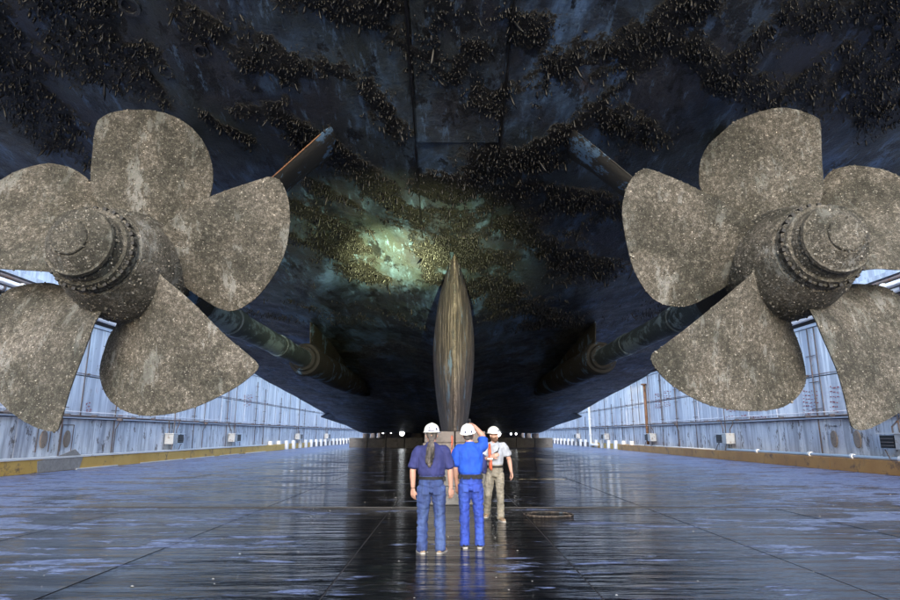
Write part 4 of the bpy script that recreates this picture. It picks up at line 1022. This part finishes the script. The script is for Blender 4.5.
bd.v = [tuple(H3 @ Vector(v)) for v in bd.v]; fin3('beard', remesh(bd, .007, 2, .006, (40, 40, 30)), M['beard'])
# orange strap across his chest, held in his hand, and a radio
def local_thing(T, name, label, cat, parts):
    o0 = T @ Vector(parts[0][1].v[0]); r = empty(name, o0, label, cat)
    for nm, mb, mat, sm_ in parts:
        me_ = mb.mesh(nm, None, sm_); me_.transform(T); me_.materials.append(mat)
        o = bpy.data.objects.new(nm, me_); COL.objects.link(o); o.parent = r; o.matrix_parent_inverse = Matrix.Translation(o0).inverted()
    return r
sp = MB(); vs = []; path = [(.10, .02, 1.50), (.105, .11, 1.47), (.11, .17, 1.38), (.105, .20, 1.28), (.10, .215, 1.16), (.095, .21, 1.04), (.085, .20, .98)]
for i, p in enumerate(path):
    w_ = (.015, .02, .03, .034, .036, .034, .024)[i]; vs += [(p[0]-w_, p[1], p[2]), (p[0]+w_, p[1]-.01, p[2]), (p[0]+w_*.9, p[1]+.03, p[2]), (p[0]-w_*.9, p[1]+.035, p[2])]
sp.add(vs, [(i*4+j, i*4+(j+1) % 4, (i+1)*4+(j+1) % 4, (i+1)*4+j) for i in range(len(path)-1) for j in range(4)] + [(0, 1, 2, 3), (24, 25, 26, 27)])
rb = MB().tube([(.02, .25, 1.30), (-.05, .23, 1.34)], .018, 8); rb2 = MB().tube([(-.05, .23, 1.34), (-.08, .23, 1.42)], .008, 6)
rb3 = MB().box(.05, .16, .225, .26, 1.19, 1.215)
local_thing(T3, 'orange_strap_gear', 'orange webbing gear with black clip hanging on the chest of the bearded man', 'strap', [('strap', sp, M['orange'], True), ('clip', rb, M['leather'], True), ('clip_arm', rb2, M['leather'], True), ('white_tape', rb3, M['hat'], False)])
bgm = MB(); loft(bgm, [((.235, .10, .93), .06, .06), ((.24, .10, 1.02), .085, .075), ((.235, .09, 1.15), .07, .06), ((.225, .05, 1.30), .035, .03)])
me_ = remesh(bgm, .008, 2, .02, (9, 9, 7)); me_.transform(T3); me_.materials.clear(); me_.materials.append(M['navy'])
bo_ = bpy.data.objects.new('navy_bag', me_); COL.objects.link(bo_); tag(bo_, 'dark navy cloth bag hanging beside the bearded man', 'bag')
# torch in the raised hand
hp_ = T2 @ Vector((.02, .29, 1.83)); tgt = Vector(hull_hit(396, 256)); dr = (tgt-hp_).normalized()
fl = empty('torch', hp_, 'small dark torch held up by the man in the royal blue shirt', 'torch')
MB().lathe([(-.07, .014), (-.068, .017), (.05, .017), (.065, .024), (.09, .026), (.092, .022)], hp_, dr, 20).build('torch_body', M['metal'], fl, smooth=True, auto=True)
MB().lathe([(.0921, .020), (.0935, .0)], hp_, dr, 20).build('torch_lens', M['lens'], fl)
for nm_, en_, sz_ in (('torch_beam', 8000, 23), ('torch_spill', 950, 64)):      # hot spot and wide spill of the same torch
    ld = bpy.data.lights.new(nm_, 'SPOT'); ld.energy = en_; ld.spot_size = R(sz_); ld.spot_blend = 1.0; ld.color = (.96, 1, .48); ld.shadow_soft_size = .02
    lo = bpy.data.objects.new(nm_, ld); COL.objects.link(lo); lo.location = hp_ + dr*.12; lo.rotation_euler = dr.to_track_quat('-Z', 'Y').to_euler()
    lo.parent = fl; lo.matrix_parent_inverse = Matrix.Translation(fl.location).inverted()
bpy.data.scenes.remove(TS)
